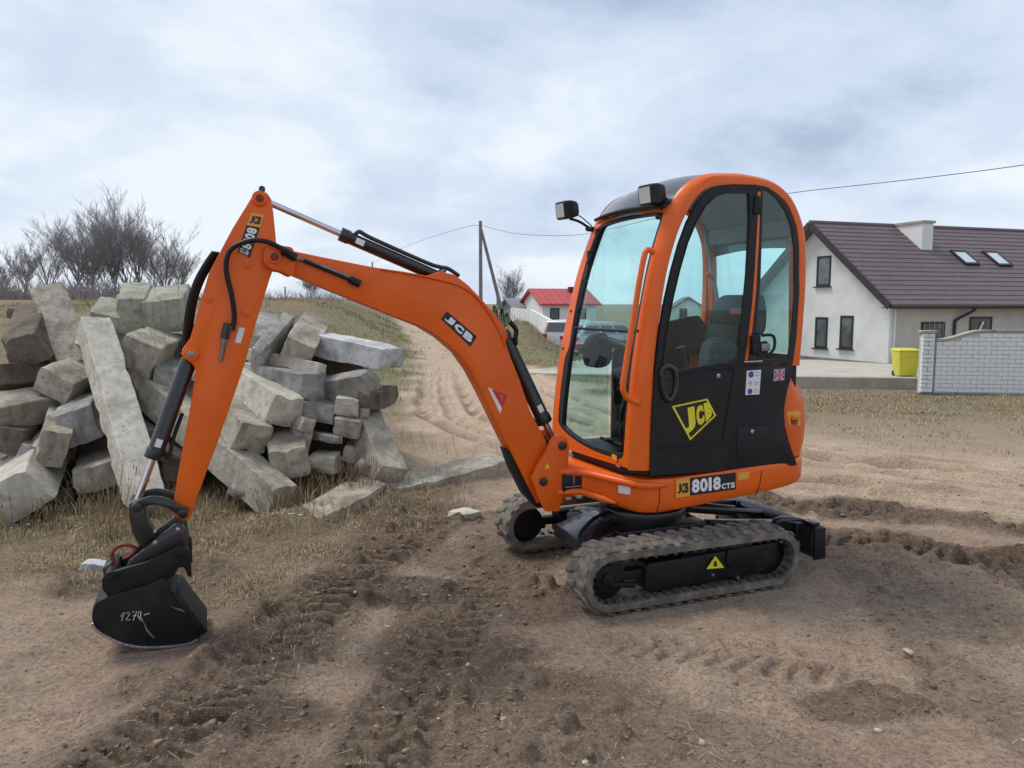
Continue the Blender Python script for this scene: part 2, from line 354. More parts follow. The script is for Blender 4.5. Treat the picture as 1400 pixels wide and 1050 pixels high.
def ground_z(x, y, cell=.013):
    mud, sand, g, green = masks(x, y)
    z = broad(x, y); rough = (.72+.85*mud+.25*g)*(1-.45*sand)
    for P in (T1, T2, T4, T5):
        _, d = path_sd(x, y, P); rough = rough*(1-.55*sstep(.2, .12, np.abs(d)))
    for lam, amp, k in ((2.8, .035, 0), (1.1, .030, 1), (.5, .026, 2), (.24, .024, 3), (.12, .021, 4), (.065, .0145, 5), (.034, .0085, 6)):
        vis = np.clip(1.6-3.2*cell/lam, 0, 1)
        n = rnoise(x, y, lam, k)-.5
        if .1 < lam < .6: n = np.where(n > 0, n*1.25, n*.75)
        z = z+amp*rough*n*vis*(1 if lam < 1 else .8)
    vis = np.clip(1.6-3.2*cell/.09, 0, 1)
    cl = np.clip(rnoise(x, y, .075, 9)-.52, 0, 1)*np.clip(rnoise(x, y, .3, 10)-.25, 0, 1)   # lumps
    z = z+.22*cl*(mud*1.3+.32)*vis
    wob = .03*(rnoise(x, y, .3, 11)-.5)
    for P, hw, pitch, dep, rid, both in ((T1, .17, .11, .036, .066, 1), (T2, .15, .11, .024, .034, 1), (T3, .14, .11, .02, .034, 1), (T4, .17, .12, .045, .06, 1), (T5, .15, .12, .04, .052, 1), (T6, .17, .3, .06, .010, 0), (T7, .17, .3, .055, .010, 0)):
        s, d = path_sd(x, y, P); ad_ = np.abs(d+wob)
        end = sstep(0, .2, s)
        m = sstep(hw*1.25, hw*.85, ad_)*end
        part = np.clip(.55+1.2*(rnoise(x, y, .45, 12)-.35), .25, 1.1)
        lug = sstep(.34, .66, tri((s+ad_*.35)/pitch+.5*(d > 0)*both+.35*(rnoise(x, y, .2, 13)-.5)))
        z = z-dep*m*.6+rid*lug*m*part*np.clip(1.6-3.2*cell/pitch, 0, 1)
        berm = sstep(hw*1.9, hw*1.3, ad_)*sstep(hw*.95, hw*1.3, ad_)*end
        z = z+dep*.75*berm*(.3+1.4*rnoise(x, y, .16, 14))
    _, ds = path_sd(x, y, ROAD); wv = .12*(rnoise(x, y, .9, 1)-.5); on = sstep(5.0, 6.2, y)*sstep(26, 14, y)
    for d0, wd, st in RUTS:
        q_ = ds-d0-wv; z = z+on*st*(-.045*np.exp(-(q_/wd)**2)+.028*np.exp(-((np.abs(q_)-2*wd)/(wd*.8))**2))
    a, b = flat_zone(x, y); fine = .006*(rnoise(x, y, .07, 5)-.5)+.012*(rnoise(x, y, .25, 6)-.5)
    z = z*(1-a)+(-.004+fine)*a
    z = z*(1-b)+(-.026+fine*1.6)*b
    return z
def gz(x, y):
    return float(ground_z(np.array([float(x)]), np.array([float(y)]))[0])
def bz(x, y): return float(broad(np.array([float(x)]), np.array([float(y)]))[0])
def axis(lo, hi, step, growL, growH, endL, endH):
    a = list(np.arange(lo, hi, step)); s = step
    while a[-1] < endH: s *= growH; a.append(a[-1]+s)
    s = step
    while a[0] > endL: s *= growL; a.insert(0, a[0]-s)
    return np.array(a)
gx = axis(-2.9, 3.6, .0135, 1.035, 1.035, -1500, 1500)
gy = axis(2.35, 6.6, .0125, 1.6, 1.0195, -60, 2500)
def grid_mesh():
    X, Y = np.meshgrid(gx, gy); cx_ = np.gradient(gx); cy_ = np.gradient(gy)
    cell = np.maximum(*np.meshgrid(cx_, cy_)).ravel(); x = X.ravel(); y = Y.ravel()
    z = ground_z(x, y, cell); mk = masks(x, y)
    nx, ny = len(gx), len(gy)
    me = bpy.data.meshes.new('ground'); me.vertices.add(nx*ny)
    me.vertices.foreach_set('co', np.stack([x, y, z], 1).astype(np.float32).ravel())
    i = (np.arange(ny-1)[:, None]*nx+np.arange(nx-1)[None]).ravel()
    q = np.stack([i, i+1, i+nx+1, i+nx], 1).astype(np.int32)
    me.loops.add(q.size); me.loops.foreach_set('vertex_index', q.ravel())
    me.polygons.add(len(q)); me.polygons.foreach_set('loop_start', np.arange(0, q.size, 4, dtype=np.int32))
    me.polygons.foreach_set('use_smooth', np.ones(len(q), bool))
    me.update(calc_edges=True)
    for nm, a in zip(('mud', 'sand', 'grass', 'green'), mk):
        at_ = me.attributes.new(nm, 'FLOAT', 'POINT'); at_.data.foreach_set('value', a.astype(np.float32))
    return me
def ground_material():
    m, t, b = new_mat('soil'); N = t.nodes; b.inputs['Roughness'].default_value = .95; b.inputs['Specular IOR Level'].default_value = .25
    tcn = N.new('ShaderNodeTexCoord')
    def noise(s, d=8, r=.65):
        n = N.new('ShaderNodeTexNoise'); n.inputs['Scale'].default_value = s; n.inputs['Detail'].default_value = d; n.inputs['Roughness'].default_value = r
        t.links.new(tcn.outputs['Object'], n.inputs['Vector']); return n.outputs[0]
    def rg(v, a, b_, c=0, d=1):
        n = N.new('ShaderNodeMapRange'); n.inputs[1].default_value = a; n.inputs[2].default_value = b_; n.inputs[3].default_value = c; n.inputs[4].default_value = d
        t.links.new(v, n.inputs[0]); return n.outputs[0]
    def mix(f, a, b_):
        n = N.new('ShaderNodeMix'); n.data_type = 'RGBA'; t.links.new(f, n.inputs[0])
        for k, v in ((6, a), (7, b_)):
            if isinstance(v, tuple): n.inputs[k].default_value = (*v, 1)
            else: t.links.new(v, n.inputs[k])
        return n.outputs[2]
    def attr(nm):
        n = N.new('ShaderNodeAttribute'); n.attribute_name = nm; return n.outputs['Fac']
    n_big, n_mid, n_fine, n_gr, n_sp = noise(.9, 6), noise(4.5, 8), noise(26, 8, .7), noise(140, 3), noise(62, 5, .75)
    dirt = mix(rg(n_mid, .36, .66), (.50, .375, .275), (.315, .225, .158))
    dirt = mix(rg(n_big, .42, .68, 0, .6), dirt, (.49, .33, .24))
    dirt = mix(rg(n_fine, .48, .72, 0, .75), dirt, (.55, .445, .335))
    dirt = mix(rg(n_fine, .46, .28, 0, .7), dirt, (.17, .122, .086))
    mud = mix(rg(n_fine, .36, .68), (.075, .051, .034), (.215, .152, .104))
    sand = mix(rg(n_mid, .35, .68), (.66, .505, .365), (.50, .37, .26))
    sand = mix(rg(n_fine, .5, .75, 0, .5), sand, (.72, .59, .46))
    sand = mix(rg(n_big, .5, .68, 0, .55), sand, (.45, .33, .24))
    gr = mix(rg(n_fine, .35, .65), (.30, .232, .142), (.16, .122, .075))
    gr2 = mix(rg(n_fine, .35, .65), (.24, .235, .105), (.15, .152, .066))
    gr = mix(attr('green'), gr, gr2)
    gr = mix(rg(n_mid, .52, .75, 0, .7), gr, (.46, .37, .24))
    dirt = mix(rg(noise(.45, 5, .6), .50, .62, 0, .75), dirt, mix(rg(n_fine, .35, .68), (.22, .15, .102), (.40, .29, .205)))
    c = mix(attr('sand'), dirt, sand); c = mix(attr('grass'), c, gr); c = mix(attr('mud'), c, mud)
    c = mix(rg(n_sp, .50, .34, 0, .8), c, (.10, .072, .050))
    c = mix(rg(n_sp, .56, .72, 0, .6), c, (.56, .455, .345))
    c = mix(rg(n_gr, .62, .76, 0, .6), c, (.60, .51, .42))
    t.links.new(c, b.inputs['Base Color'])
    t.links.new(rg(attr('mud'), 0, 1, .95, .72), b.inputs['Roughness'])
    h = N.new('ShaderNodeMath'); h.operation = 'ADD'; t.links.new(n_fine, h.inputs[0])
    h2 = N.new('ShaderNodeMath'); h2.operation = 'MULTIPLY'; t.links.new(n_gr, h2.inputs[0]); h2.inputs[1].default_value = .35; t.links.new(h2.outputs[0], h.inputs[1])
    bp = N.new('ShaderNodeBump'); bp.inputs['Strength'].default_value = 1.0; bp.inputs['Distance'].default_value = .032
    t.links.new(h.outputs[0], bp.inputs['Height']); t.links.new(bp.outputs[0], b.inputs['Normal'])
    return m
M['soil'] = ground_material()
gnd = finish('ground', grid_mesh(), M['soil'], None, 0)
gnd.data.shade_smooth(); tag(gnd, kind='structure')

# scattered pieces of the ground: clods, pebbles, straw, grass
def soup(name, V, Fc, m, kind='stuff', tint=None, smooth=False):
    me = bpy.data.meshes.new(name); me.vertices.add(len(V)); me.vertices.foreach_set('co', V.astype(np.float32).ravel())
    k = Fc.shape[1]; me.loops.add(Fc.size); me.loops.foreach_set('vertex_index', Fc.astype(np.int32).ravel())
    me.polygons.add(len(Fc)); me.polygons.foreach_set('loop_start', np.arange(0, Fc.size, k, dtype=np.int32))
    me.update(calc_edges=True)
    if tint is not None:
        a = me.attributes.new('tint', 'FLOAT', 'POINT'); a.data.foreach_set('value', tint.astype(np.float32))
    if smooth: me.shade_smooth()
    me.materials.append(m); o = bpy.data.objects.new(name, me); COL.objects.link(o); tag(o, kind=kind); return o
def tint_mat(name, stops, rough=.9, spec=.2):
    m, t, b = new_mat(name); b.inputs['Roughness'].default_value = rough; b.inputs['Specular IOR Level'].default_value = spec
    a = t.nodes.new('ShaderNodeAttribute'); a.attribute_name = 'tint'
    r = t.nodes.new('ShaderNodeValToRGB'); t.links.new(a.outputs['Fac'], r.inputs[0])
    els = r.color_ramp.elements
    for i, (p, c) in enumerate(stops):
        el = els[i] if i < 2 else els.new(p)
        el.position = p; el.color = (*c, 1)
    t.links.new(r.outputs[0], b.inputs['Base Color']); return m
_bm = bmesh.new(); bmesh.ops.create_icosphere(_bm, subdivisions=1, radius=1); _bm.verts.ensure_lookup_table()
ICO = np.array([v.co[:] for v in _bm.verts]); ICOF = np.array([[v.index for v in f.verts] for f in _bm.faces]); _bm.free()
def lumps(name, n, area, dens, size, m, sink=.3, flat=.75):
    x = rng.uniform(area[0], area[1], n*6); y = area[2]+(area[3]-area[2])*rng.random(n*6)**1.5
    p = dens(x, y); keep = rng.random(len(x)) < p; x, y = x[keep][:n], y[keep][:n]; n = len(x)
    r = size(n); z = ground_z(x, y)
    V = ICO[None]*(1+rng.uniform(-.45, .40, (n, len(ICO), 1)))*np.stack([r*rng.uniform(.8, 1.4, n), r*rng.uniform(.8, 1.3, n), r*flat*rng.uniform(.7, 1.1, n)], 1)[:, None]
    a = rng.uniform(0, 6.28, n); ca, sa = np.cos(a)[:, None], np.sin(a)[:, None]
    V = np.stack([V[..., 0]*ca-V[..., 1]*sa, V[..., 0]*sa+V[..., 1]*ca, V[..., 2]], -1)+np.stack([x, y, z+r*sink], 1)[:, None]
    Fc = (ICOF[None]+(np.arange(n)*len(ICO))[:, None, None]).reshape(-1, 3)
    return soup(name, V.reshape(-1, 3), Fc, m, tint=np.repeat(rng.random(n), len(ICO)))
M['clod'] = tint_mat('clod_soil', [(0, (.13, .095, .07)), (1, (.29, .212, .152)), (.55, (.20, .145, .103))])
M['pebble'] = tint_mat('pebble_stone', [(0, (.20, .165, .13)), (1, (.50, .46, .40)), (.6, (.32, .27, .22))], .8)
def d_clod(x, y):
    mud, sand, g, gr = masks(x, y); a, b = flat_zone(x, y); return (.03+.97*mud**1.5)*(1-.7*g)*(1-a)*(1-b)
def d_peb(x, y):
    mud, sand, g, gr = masks(x, y); a, b = flat_zone(x, y); return np.clip(.5+.5*sand-.3*g, 0, 1)*(1-a)*(1-b)
lumps('soil_clods', 5500, (-3.2, 4.6, 2.3, 8.5), d_clod, lambda n: np.clip(rng.lognormal(-5.2, .5, n), .003, .020), M['clod'], .05, .65)
lumps('pebbles', 900, (-3.6, 6, 2.3, 11), d_peb, lambda n: np.clip(rng.lognormal(-5.1, .5, n), .003, .022), M['pebble'], .35)

M['chip'] = tint_mat('concrete_chip', [(0, (.26, .235, .19)), (1, (.56, .53, .46)), (.5, (.40, .37, .31))])
lumps('concrete_chips', 420, (-4.6, -1.0, 5.55, 7.2), lambda x, y: sstep(-1.1, -1.7, x+.35*(y-6))*(.15+.85*sstep(.45, .6, rnoise(x, y, .5, 2))), lambda n: np.clip(rng.lognormal(-4.5, .5, n), .005, .03), M['chip'], .1, .6)
M['dry_grass'] = tint_mat('dry_grass_blade', [(0, (.18, .138, .08)), (1, (.58, .48, .30)), (.35, (.34, .265, .155)), (.7, (.46, .37, .22))], .8)
M['green_grass'] = tint_mat('green_grass_blade', [(0, (.06, .065, .022)), (1, (.26, .23, .10)), (.4, (.10, .11, .036)), (.75, (.165, .16, .06))], .8)
def blades(name, x, y, hgt, wid, m, lean=.6, z=None):
    n = len(x); z = ground_z(x, y) if z is None else z
    a = rng.uniform(0, 6.283, n); d = np.stack([np.cos(a), np.sin(a)], 1); la = rng.uniform(.1, 1, n)*lean*hgt
    s = np.stack([-d[:, 1], d[:, 0]], 1)*(wid/2)[:, None]
    base = np.stack([x, y], 1); mid = base+d*(la*.35)[:, None]; tip = base+d*la[:, None]
    def p3(b, zz): return np.concatenate([b, zz[:, None]], 1)
    V = np.stack([p3(base-s, z-.01), p3(base+s, z-.01), p3(mid+s*.8, z+hgt*.6), p3(mid-s*.8, z+hgt*.6), p3(tip, z+hgt*np.sqrt(np.clip(1-.5*(la/hgt)**2, .25, 1)))], 1)
    k = (np.arange(n)*5)[:, None, None]
    Fc = (np.array([[0, 1, 2], [0, 2, 3], [3, 2, 4]])[None]+k).reshape(-1, 3)
    return soup(name, V.reshape(-1, 3), Fc, m, tint=np.repeat(rng.random(n), 5))
def seeded(n, area, fn, clump=.25, k=3, bias=1.0):
    x = rng.uniform(area[0], area[1], n*k); y = area[2]+(area[3]-area[2])*rng.random(n*k)**bias
    p = fn(x, y)*np.clip(.35+1.6*(rnoise(x, y, clump, 7)-.4), .05, 1); q = rng.random(n*k) < p
    return x[q][:n], y[q][:n]
def g_dry(x, y):
    mud, sand, g, gr = masks(x, y); a, b = flat_zone(x, y); return g*(1-mud*.8)*(1-a)*(1-b)
x, y = seeded(70000, (-5.2, .6, 3.0, 7.4), g_dry, .3)
blades('dry_grass', x, y, rng.uniform(.012, .05, len(x)), rng.uniform(.002, .0045, len(x)), M['dry_grass'], 1.9)
q = rng.random(len(x)) < .12; q &= rnoise(x, y, .5, 3) > .5
blades('green_shoots', x[q]+.02, y[q], rng.uniform(.02, .06, q.sum()), rng.uniform(.002, .004, q.sum()), M['green_grass'], .9)
x, y = seeded(2600, (-5.0, .2, 5.2, 7.2), g_dry, .35)
blades('tall_dry_grass', x, y, rng.uniform(.06, .22, len(x)), rng.uniform(.002, .005, len(x)), M['dry_grass'], 1.0)
x, y = seeded(3000, (-3.2, 3.4, 2.4, 6.4), lambda x, y: .35+.65*masks(x, y)[2], .5)      # straw trodden into the soil
n = len(x); a = rng.uniform(0, 6.28, n); l = rng.uniform(.02, .07, n); zz = ground_z(x, y)+.004
dv = np.stack([np.cos(a)*l, np.sin(a)*l, rng.uniform(-.004, .014, n)], 1); sv_ = np.stack([-np.sin(a), np.cos(a), 0*a], 1)*.0011
P0 = np.stack([x, y, zz], 1); V = np.stack([P0-sv_, P0+sv_, P0+dv+sv_, P0+dv-sv_], 1).reshape(-1, 3)
soup('straw', V, np.arange(4*n).reshape(-1, 4), M['dry_grass'], tint=np.repeat(rng.uniform(.05, .9, n), 4))
def g_far(x, y): return masks(x, y)[2]
x, y = seeded(42000, (-22, 3, 8.5, 46), g_far, 1.4, bias=1.5)
gr_ = masks(x, y)[3] > rng.uniform(.15, .6, len(x)); sc = .5+y/22
blades('hill_dry_grass', x[~gr_], y[~gr_], rng.uniform(.04, .17, (~gr_).sum())*sc[~gr_]**.4, .006*sc[~gr_], M['dry_grass'], .8)
blades('hill_green_grass', x[gr_], y[gr_], rng.uniform(.03, .12, gr_.sum())*sc[gr_]**.4, .007*sc[gr_], M['green_grass'], .8)
x, y = seeded(26000, (2.6, 14, 6.8, 19), g_far, .6, bias=1.2)
q = masks(x, y)[3] > rng.uniform(.1, .9, len(x))
blades('verge_dry_grass', x[~q], y[~q], rng.uniform(.015, .06, (~q).sum()), rng.uniform(.006, .013, (~q).sum()), M['dry_grass'], 1.5)
blades('verge_green_grass', x[q], y[q], rng.uniform(.015, .05, q.sum()), rng.uniform(.006, .013, q.sum()), M['green_grass'], 1.3)

# ------------------------------------------------------------------ the excavator (x forward, y to its left, z up, origin at the slew centre)
EX = empty('mini_excavator', (CX, CY, 0), math.pi+PSI)
tag(EX, 'orange and black mini excavator with glazed cab and rubber tracks on the muddy ground', 'excavator')
def stadium(x0, x1, zc, r, n=18):
    P = [(x1+r*math.sin(a), zc+r*math.cos(a)) for a in np.linspace(0, math.pi, n)]
    P += [(x0-r*math.sin(a), zc-r*math.cos(a)) for a in np.linspace(0, math.pi, n)]
    return P
def resamp(P, step):
    P = [np.array(p) for p in P]+[np.array(P[0])]; L_ = [0]
    for a, b in zip(P[:-1], P[1:]): L_.append(L_[-1]+np.linalg.norm(b-a))
    n = int(round(L_[-1]/step)); out = []
    for k in range(n):
        s = L_[-1]*k/n; i = max(j for j in range(len(L_)-1) if L_[j] <= s+1e-9); t = (s-L_[i])/max(1e-9, L_[i+1]-L_[i])
        out.append(tuple(P[i]*(1-t)+P[i+1]*t))
    return out
XF, XR, TR = .575, -.505, .166
def belt_path(r): return stadium(XR, XF, .185, r)
def make_track(sgn):
    yo, yi = sgn*.67, sgn*.445
    Po = resamp(belt_path(TR), .0208); n = len(Po); Nn = []
    for i in range(n):
        a, b = np.array(Po[i-1]), np.array(Po[(i+1) % n]); d = (b-a)/np.linalg.norm(b-a); Nn.append(np.array([-d[1], d[0]]))
    cz = .185
    for i in range(n):
        c = np.array([min(max(Po[i][0], XR), XF), cz])
        if (np.array(Po[i])-c)@Nn[i] < 0: Nn[i] = -Nn[i]
    def pt(i, off, y): p = np.array(Po[i % n])+Nn[i % n]*off; return (p[0], y, p[1])
    sag = lambda i: 0
    mb = MB(); rings = []
    for i in range(n+1):
        w = .004*math.sin(i*.9)
        rings.append([pt(i, -.046, yi), pt(i, -.008, yi), pt(i, .002, yi+sgn*.02), pt(i, .002, yo-sgn*.02), pt(i, -.008, yo+sgn*w*.4), pt(i, -.046, yo)])
    mb.loft(rings, cap=False)
    belt = mb.build('rubber_track', M['rubber'], EX, 40)
    lg = MB(); step = 4                     # moulded tread bars, two staggered rows
    for k in range(0, n, step):
        for row in (0, 1):
            i0 = k+row*step//2
            ya, yb = (yo, (yo+yi)/2-sgn*.012) if row == 0 else ((yo+yi)/2+sgn*.012, yi)
            def L4(ii, y, top):
                dd = 1.15 if not top else .74
                P = []
                for q in (-dd, dd):
                    f = ii+q; j = math.floor(f); t = f-j
                    A, B = np.array(pt(j, .0 if not top else .0140, y)), np.array(pt(j+1, .0 if not top else .0140, y)); P.append(tuple(A*(1-t)+B*t))
                return P
            sh = .9 if row == 0 else -.9    # each bar is raked
            yo_, yi_ = (ya, yb)
            b0 = L4(i0+sh, yo_, 0); b1 = L4(i0, (yo_+yi_)/2, 0); b2 = L4(i0-sh, yi_, 0)
            t0 = L4(i0+sh, yo_-(yo_-yi_)*.06, 1); t1 = L4(i0, (yo_+yi_)/2, 1); t2 = L4(i0-sh, yi_+(yo_-yi_)*.06, 1)
            lg.loft([[b0[0], b0[1], t0[1], t0[0]], [b1[0], b1[1], t1[1], t1[0]], [b2[0], b2[1], t2[1], t2[0]]])
    lg.build('tread_bar', M['rubber'], belt, 25, .005, 1)
    g = MB()                                # inner guide lugs of the belt
    for k in range(0, n, 3):
        ps = []
        for y in (yo-sgn*.012, yo-sgn*.055):
            for off, dk in ((-.046, -.8), (-.046, .8), (-.062, .45), (-.062, -.45)):
                f = k+dk; j = math.floor(f); t = f-j
                A, B = np.array(pt(j, off, y)), np.array(pt(j+1, off, y)); ps.append(tuple(A*(1-t)+B*t))
        g.loft([ps[:4], ps[4:]])
    g.build('guide_lug', M['rubber_in'], belt, 25)
    # frame and wheels
    fr = MB(); yf = sgn*.62
    pts = [(-.50, .262), (.33, .245), (.345, .225), (.345, .10), (.32, .085), (-.42, .098), (-.50, .12)]
    fr.prism(pts, sgn*.50, yf)
    frame = fr.build('track_frame', M['black_dusty'], EX, 35, .008)
    cv = MB(); cv.prism([(-.53, .272), (-.18, .262), (-.172, .20), (-.20, .155), (-.50, .135), (-.53, .16)], sgn*.615, sgn*.632)
    c = cv.build('drive_cover', M['black_dusty'], frame, 35, .006); tag(c, 'dark green black cover plate over the drive motor')
    for (nm, xx, rr, th) in (('idler_wheel', XF-.005, .118, .05), ('drive_sprocket', XR+.0, .118, .05)):
        w = MB(); w.cyl((xx, sgn*.52, .185), (xx, sgn*.585, .185), rr, 28); w.cyl((xx, sgn*.585, .185), (xx, sgn*.60, .185), rr*.62, 24); w.cyl((xx, sgn*.60, .185), (xx, sgn*.615, .185), rr*.28, 16)
        for a in range(6):
            w.cyl((xx+rr*.45*math.cos(a*1.047), sgn*.60, .185+rr*.45*math.sin(a*1.047)), (xx+rr*.45*math.cos(a*1.047), sgn*.606, .185+rr*.45*math.sin(a*1.047)), .009, 8)
        w.build(nm, M['black_dusty'], frame, 30, .004)
    for xx in (-.28, -.02, .24):
        w = MB(); w.cyl((xx, sgn*.50, .088), (xx, sgn*.60, .088), .045, 18); w.build('track_roller', M['black_dusty'], frame, 30, .004)
    w = MB(); w.bar((.34, sgn*.56, .185), (.56, sgn*.56, .185), .07, .05); w.bar((.40, sgn*.60, .13), (.55, sgn*.60, .15), .02, .03); w.build('tension_fork', M['black_dusty'], frame, 30, .006)
    if sgn > 0:
        tri_ = S(.634, [(966, 778), (990, 776), (978, 760)])
        w = MB(); w.prism(tri_, .6325, .635); w.build('warning_triangle', M['yellow'], frame, 0)
        a = S(.637, [(975.5, 774.5), (980.5, 774), (979.6, 767), (977, 767)]); w = MB(); w.prism(a, .6355, .637); w.build('warning_mark', M['decal_black'], frame, 0)
        for px, py in ((1068, 741), (1009, 790), (975, 786)):
            q = S(.636, [(px, py)])[0]; w = MB(); w.cyl((q[0], .62, q[1]), (q[0], .638, q[1]), .008, 8); w.build('bolt_head', M['steel'], frame, 30)
    return belt
make_track(1); make_track(-1)

# undercarriage
u = MB(); u.box((0, 0, .27), (.62, .56, .10)); u.bar((.30, .30, .24), (.12, .50, .22), .16, .09); u.bar((.30, -.30, .24), (.12, -.50, .22), .16, .09)
u.bar((-.30, .30, .24), (-.12, .50, .22), .16, .09); u.bar((-.30, -.30, .24), (-.12, -.50, .22), .16, .09)
u.bar((.22, -.52, .21), (.22, .52, .21), .09, .09); u.bar((-.22, -.52, .21), (-.22, .52, .21), .09, .09)
u.prism([(.26, .33), (.50, .26), (.52, .19), (.30, .16)], -.22, .22)
UC = u.build('undercarriage', M['black_gloss'], EX, 35, .012)
w = MB(); w.cyl((0, 0, .31), (0, 0, .40), .27, 40); w.cyl((0, 0, .40), (0, 0, .452), .235, 40); w.build('slew_ring', M['black_gloss'], EX, 30, .006)
w = MB(); w.tube(crom([(.30, .16, .36), (.44, .20, .33), (.50, .26, .26), (.42, .34, .20), (.30, .36, .22), (.18, .28, .30)], 5), .012, 8); w.tube(crom([(.26, .05, .38), (.40, .10, .36), (.52, .16, .28), (.48, .24, .2), (.3, .3, .2)], 5), .012, 8)
w.build('travel_hose', M['hose'], UC, 50)
w = MB(); w.tube([(.40+.075*math.cos(a), .33, .235+.075*math.sin(a)) for a in np.linspace(.4, 5.6, 20)], .009, 8); w.build('hose_loop', M['steel'], UC, 50)
# dozer blade at the rear
w = MB()
sec = [(x+.035, z*.95) for x, z in ((-.985, .285), (-.955, .26), (-.945, .18), (-.96, .10), (-.99, .075), (-1.05, .07), (-1.035, .10), (-1.03, .20), (-1.05, .275), (-1.03, .292))]
w.prism(sec, -.49, .49)
BL = w.build('dozer_blade', M['black_gloss'], EX, 35, .004)
for s_ in (.49, -.502):
    w = MB(); w.prism([(-.925, .272), (-1.012, .268), (-1.022, .07), (-.93, .07)], s_, s_+.012); w.build('end_plate', M['black_dusty'], BL, 30, .004)
for s_ in (1, -1):
    w = MB(); w.bar((-.30, s_*.26, .285), (-.96, s_*.30, .225), .075, .085); w.box((-.93, s_*.30, .2), (.05, .13, .14)); w.build('blade_arm', M['black_gloss'], BL, 30, .008)
w = MB(); w.tube([(-.34, .0, .34), (-.70, 0, .28)], .036, 16); w.tube([(-.70, 0, .28), (-.95, 0, .24)], .02, 14); w.build('blade_ram', M['black_gloss'], BL, 30)
w = MB(); w.prism(crom([(-.72, .315), (-.80, .332), (-.93, .305), (-.93, .285), (-.80, .30), (-.72, .285)], 4, True), .36, .40); w.box((-.965, .42, .285), (.06, .1, .02)); w.build('blade_lug', M['black_gloss'], BL, 30, .003)

# chassis skirt
half = crom([(.64, .10), (.575, .125), (.47, .16), (.37, .33), (.315, .415), (.24, .475), (.12, .495), (-.10, .50), (-.55, .50), (-.72, .488), (-.84, .445), (-.925, .36), (-.985, .22), (-1.005, .0)], 5)
def plan(k, zf, xmin=-9, dn=0.0, nose=None):
    pr = [(x, y) for x, y in half]; out = []
    full = pr+[(x, -y) for x, y in reversed(pr[:-1])]
    for x, y in full:
        xx = -.15+(x+.15)*k; yy = y*(1-(1-k)*1.6); out.append((xx, yy, zf(x)))
    return out
zb = lambda x: .470-.0*x+(.078*min(1, max(0, (.18-x)/1.0)))+.055*min(1, max(0, (x-.30)/.2))
ztop = lambda x: .668+.045*min(1, max(0, (.1-x)/1.0))+.035*min(1, max(0, (x-.28)/.3))
rings = [plan(.955, lambda x: zb(x)-.0), plan(.985, lambda x: zb(x)+.012), plan(.997, lambda x: zb(x)+.035), plan(1, lambda x: zb(x)+.07), plan(1, lambda x: ztop(x)-.03), plan(.997, lambda x: ztop(x)-.012), plan(.985, lambda x: ztop(x))]
w = MB(); w.loft(rings); CH = w.build('chassis', M['orange'], EX, 40)
def skirt_pt(x, z, off=.0012):
    best = min(half, key=lambda p: abs(p[0]-x)); return (x, best[1]+off, z)
a = S(.5, [(903, 664), (903, 685), (899, 704)]); b = S(.5, [(1041, 643), (1039, 660), (1032, 679)])
for P in (a, b):                             # panel joints in the skirt
    P = crom(P, 6); w = MB()
    for (x0, z0), (x1, z1) in zip(P[:-1], P[1:]): w.bar(skirt_pt(x0, z0, .0), skirt_pt(x1, z1, .0), .0035, .004, (0, 1, 0))
    w.build('panel_joint', M['decal_black'], CH, 0)
q = S(.503, [(925, 680), (1006, 669), (1006, 646), (925, 656)])
def plate(name, q, y, m, parent, th=.002):
    w = MB(); w.prism(q, y, y+th); return w.build(name, m, parent, 0)
plate('name_plate', q, .501, M['decal_black'], CH)
q2 = S(.503, [(924, 680.5), (943, 678), (943, 653), (924, 655.5)]); plate('logo_plate', q2, .5015, M['amber'], CH, .0026)
Q3 = lambda q, y: [(x, y, z) for x, z in q]
lettering(word('JCB', .12, .2, .9, .75, .06), Q3(q2, .5048), M['decal_black'], CH, bold=.05)
q = S(.503, [(944, 677.5), (1006, 669), (1006, 646.5), (944, 653.5)])
lettering(word('8018', .03, .12, .66, .9, .05)+word('CTS', .68, .12, .98, .45, .08), Q3(q, .5036), M['white'], CH, bold=.045)
plate('amber_sticker', S(.503, [(1009, 657), (1024, 655), (1025, 644.5), (1009, 647)]), .501, M['amber'], CH)
xs, zs = S(.36, [(845, 668)])[0]
fz = Matrix.Rotation(math.atan2(.095, .10)-math.pi/2, 3, 'Z')
w = MB(); w.box((.345, .375, .60), (.002, .075, .045), Matrix.Rotation(R(33), 3, 'Z')); w.build('faded_sticker', M['white'], CH, 0)
w = MB(); w.box((.555, .128, .607), (.125, .03, .11)); RP = w.build('service_recess', M['black'], CH, 30, .006)
w = MB(); w.tube([(.55, .144, .65), (.55, .145, .60)], .007, 8); w.tube([(.505, .144, .585), (.605, .144, .585)], .004, 8); w.build('recess_rod', M['steel'], RP, 30)
w = MB(); w.loft([[(min(-.15+(x+.15)*.94, .345+.035*(1-y/.3)*.5), y*.93, z) for x, y, _ in plan(1, zb)] for z in (.69, .735)]); w.build('cab_seam', M['seal'], EX, 30)

for s_ in (1, -1):
    F_ = [p for p in half if p[0] > .10]; P = [((x-.15)*1.0+.15+.004, s_*(y+.004), ztop(x)-.030) for x, y in F_]
    w = MB(); w.tube(P, [.021 if k < len(P)-4 else .021*(len(P)-k)/5 for k in range(len(P))], 12); w.build('chassis_lip', M['orange'], CH, 60)
    P = [(x+.008, s_*(y+.008), zb(x)+.028) for x, y in half if x > .36]; w = MB(); w.tube(P, [.020]*(len(P)-2)+[.014, .006], 10); w.build('lower_lip', M['orange'], CH, 60)

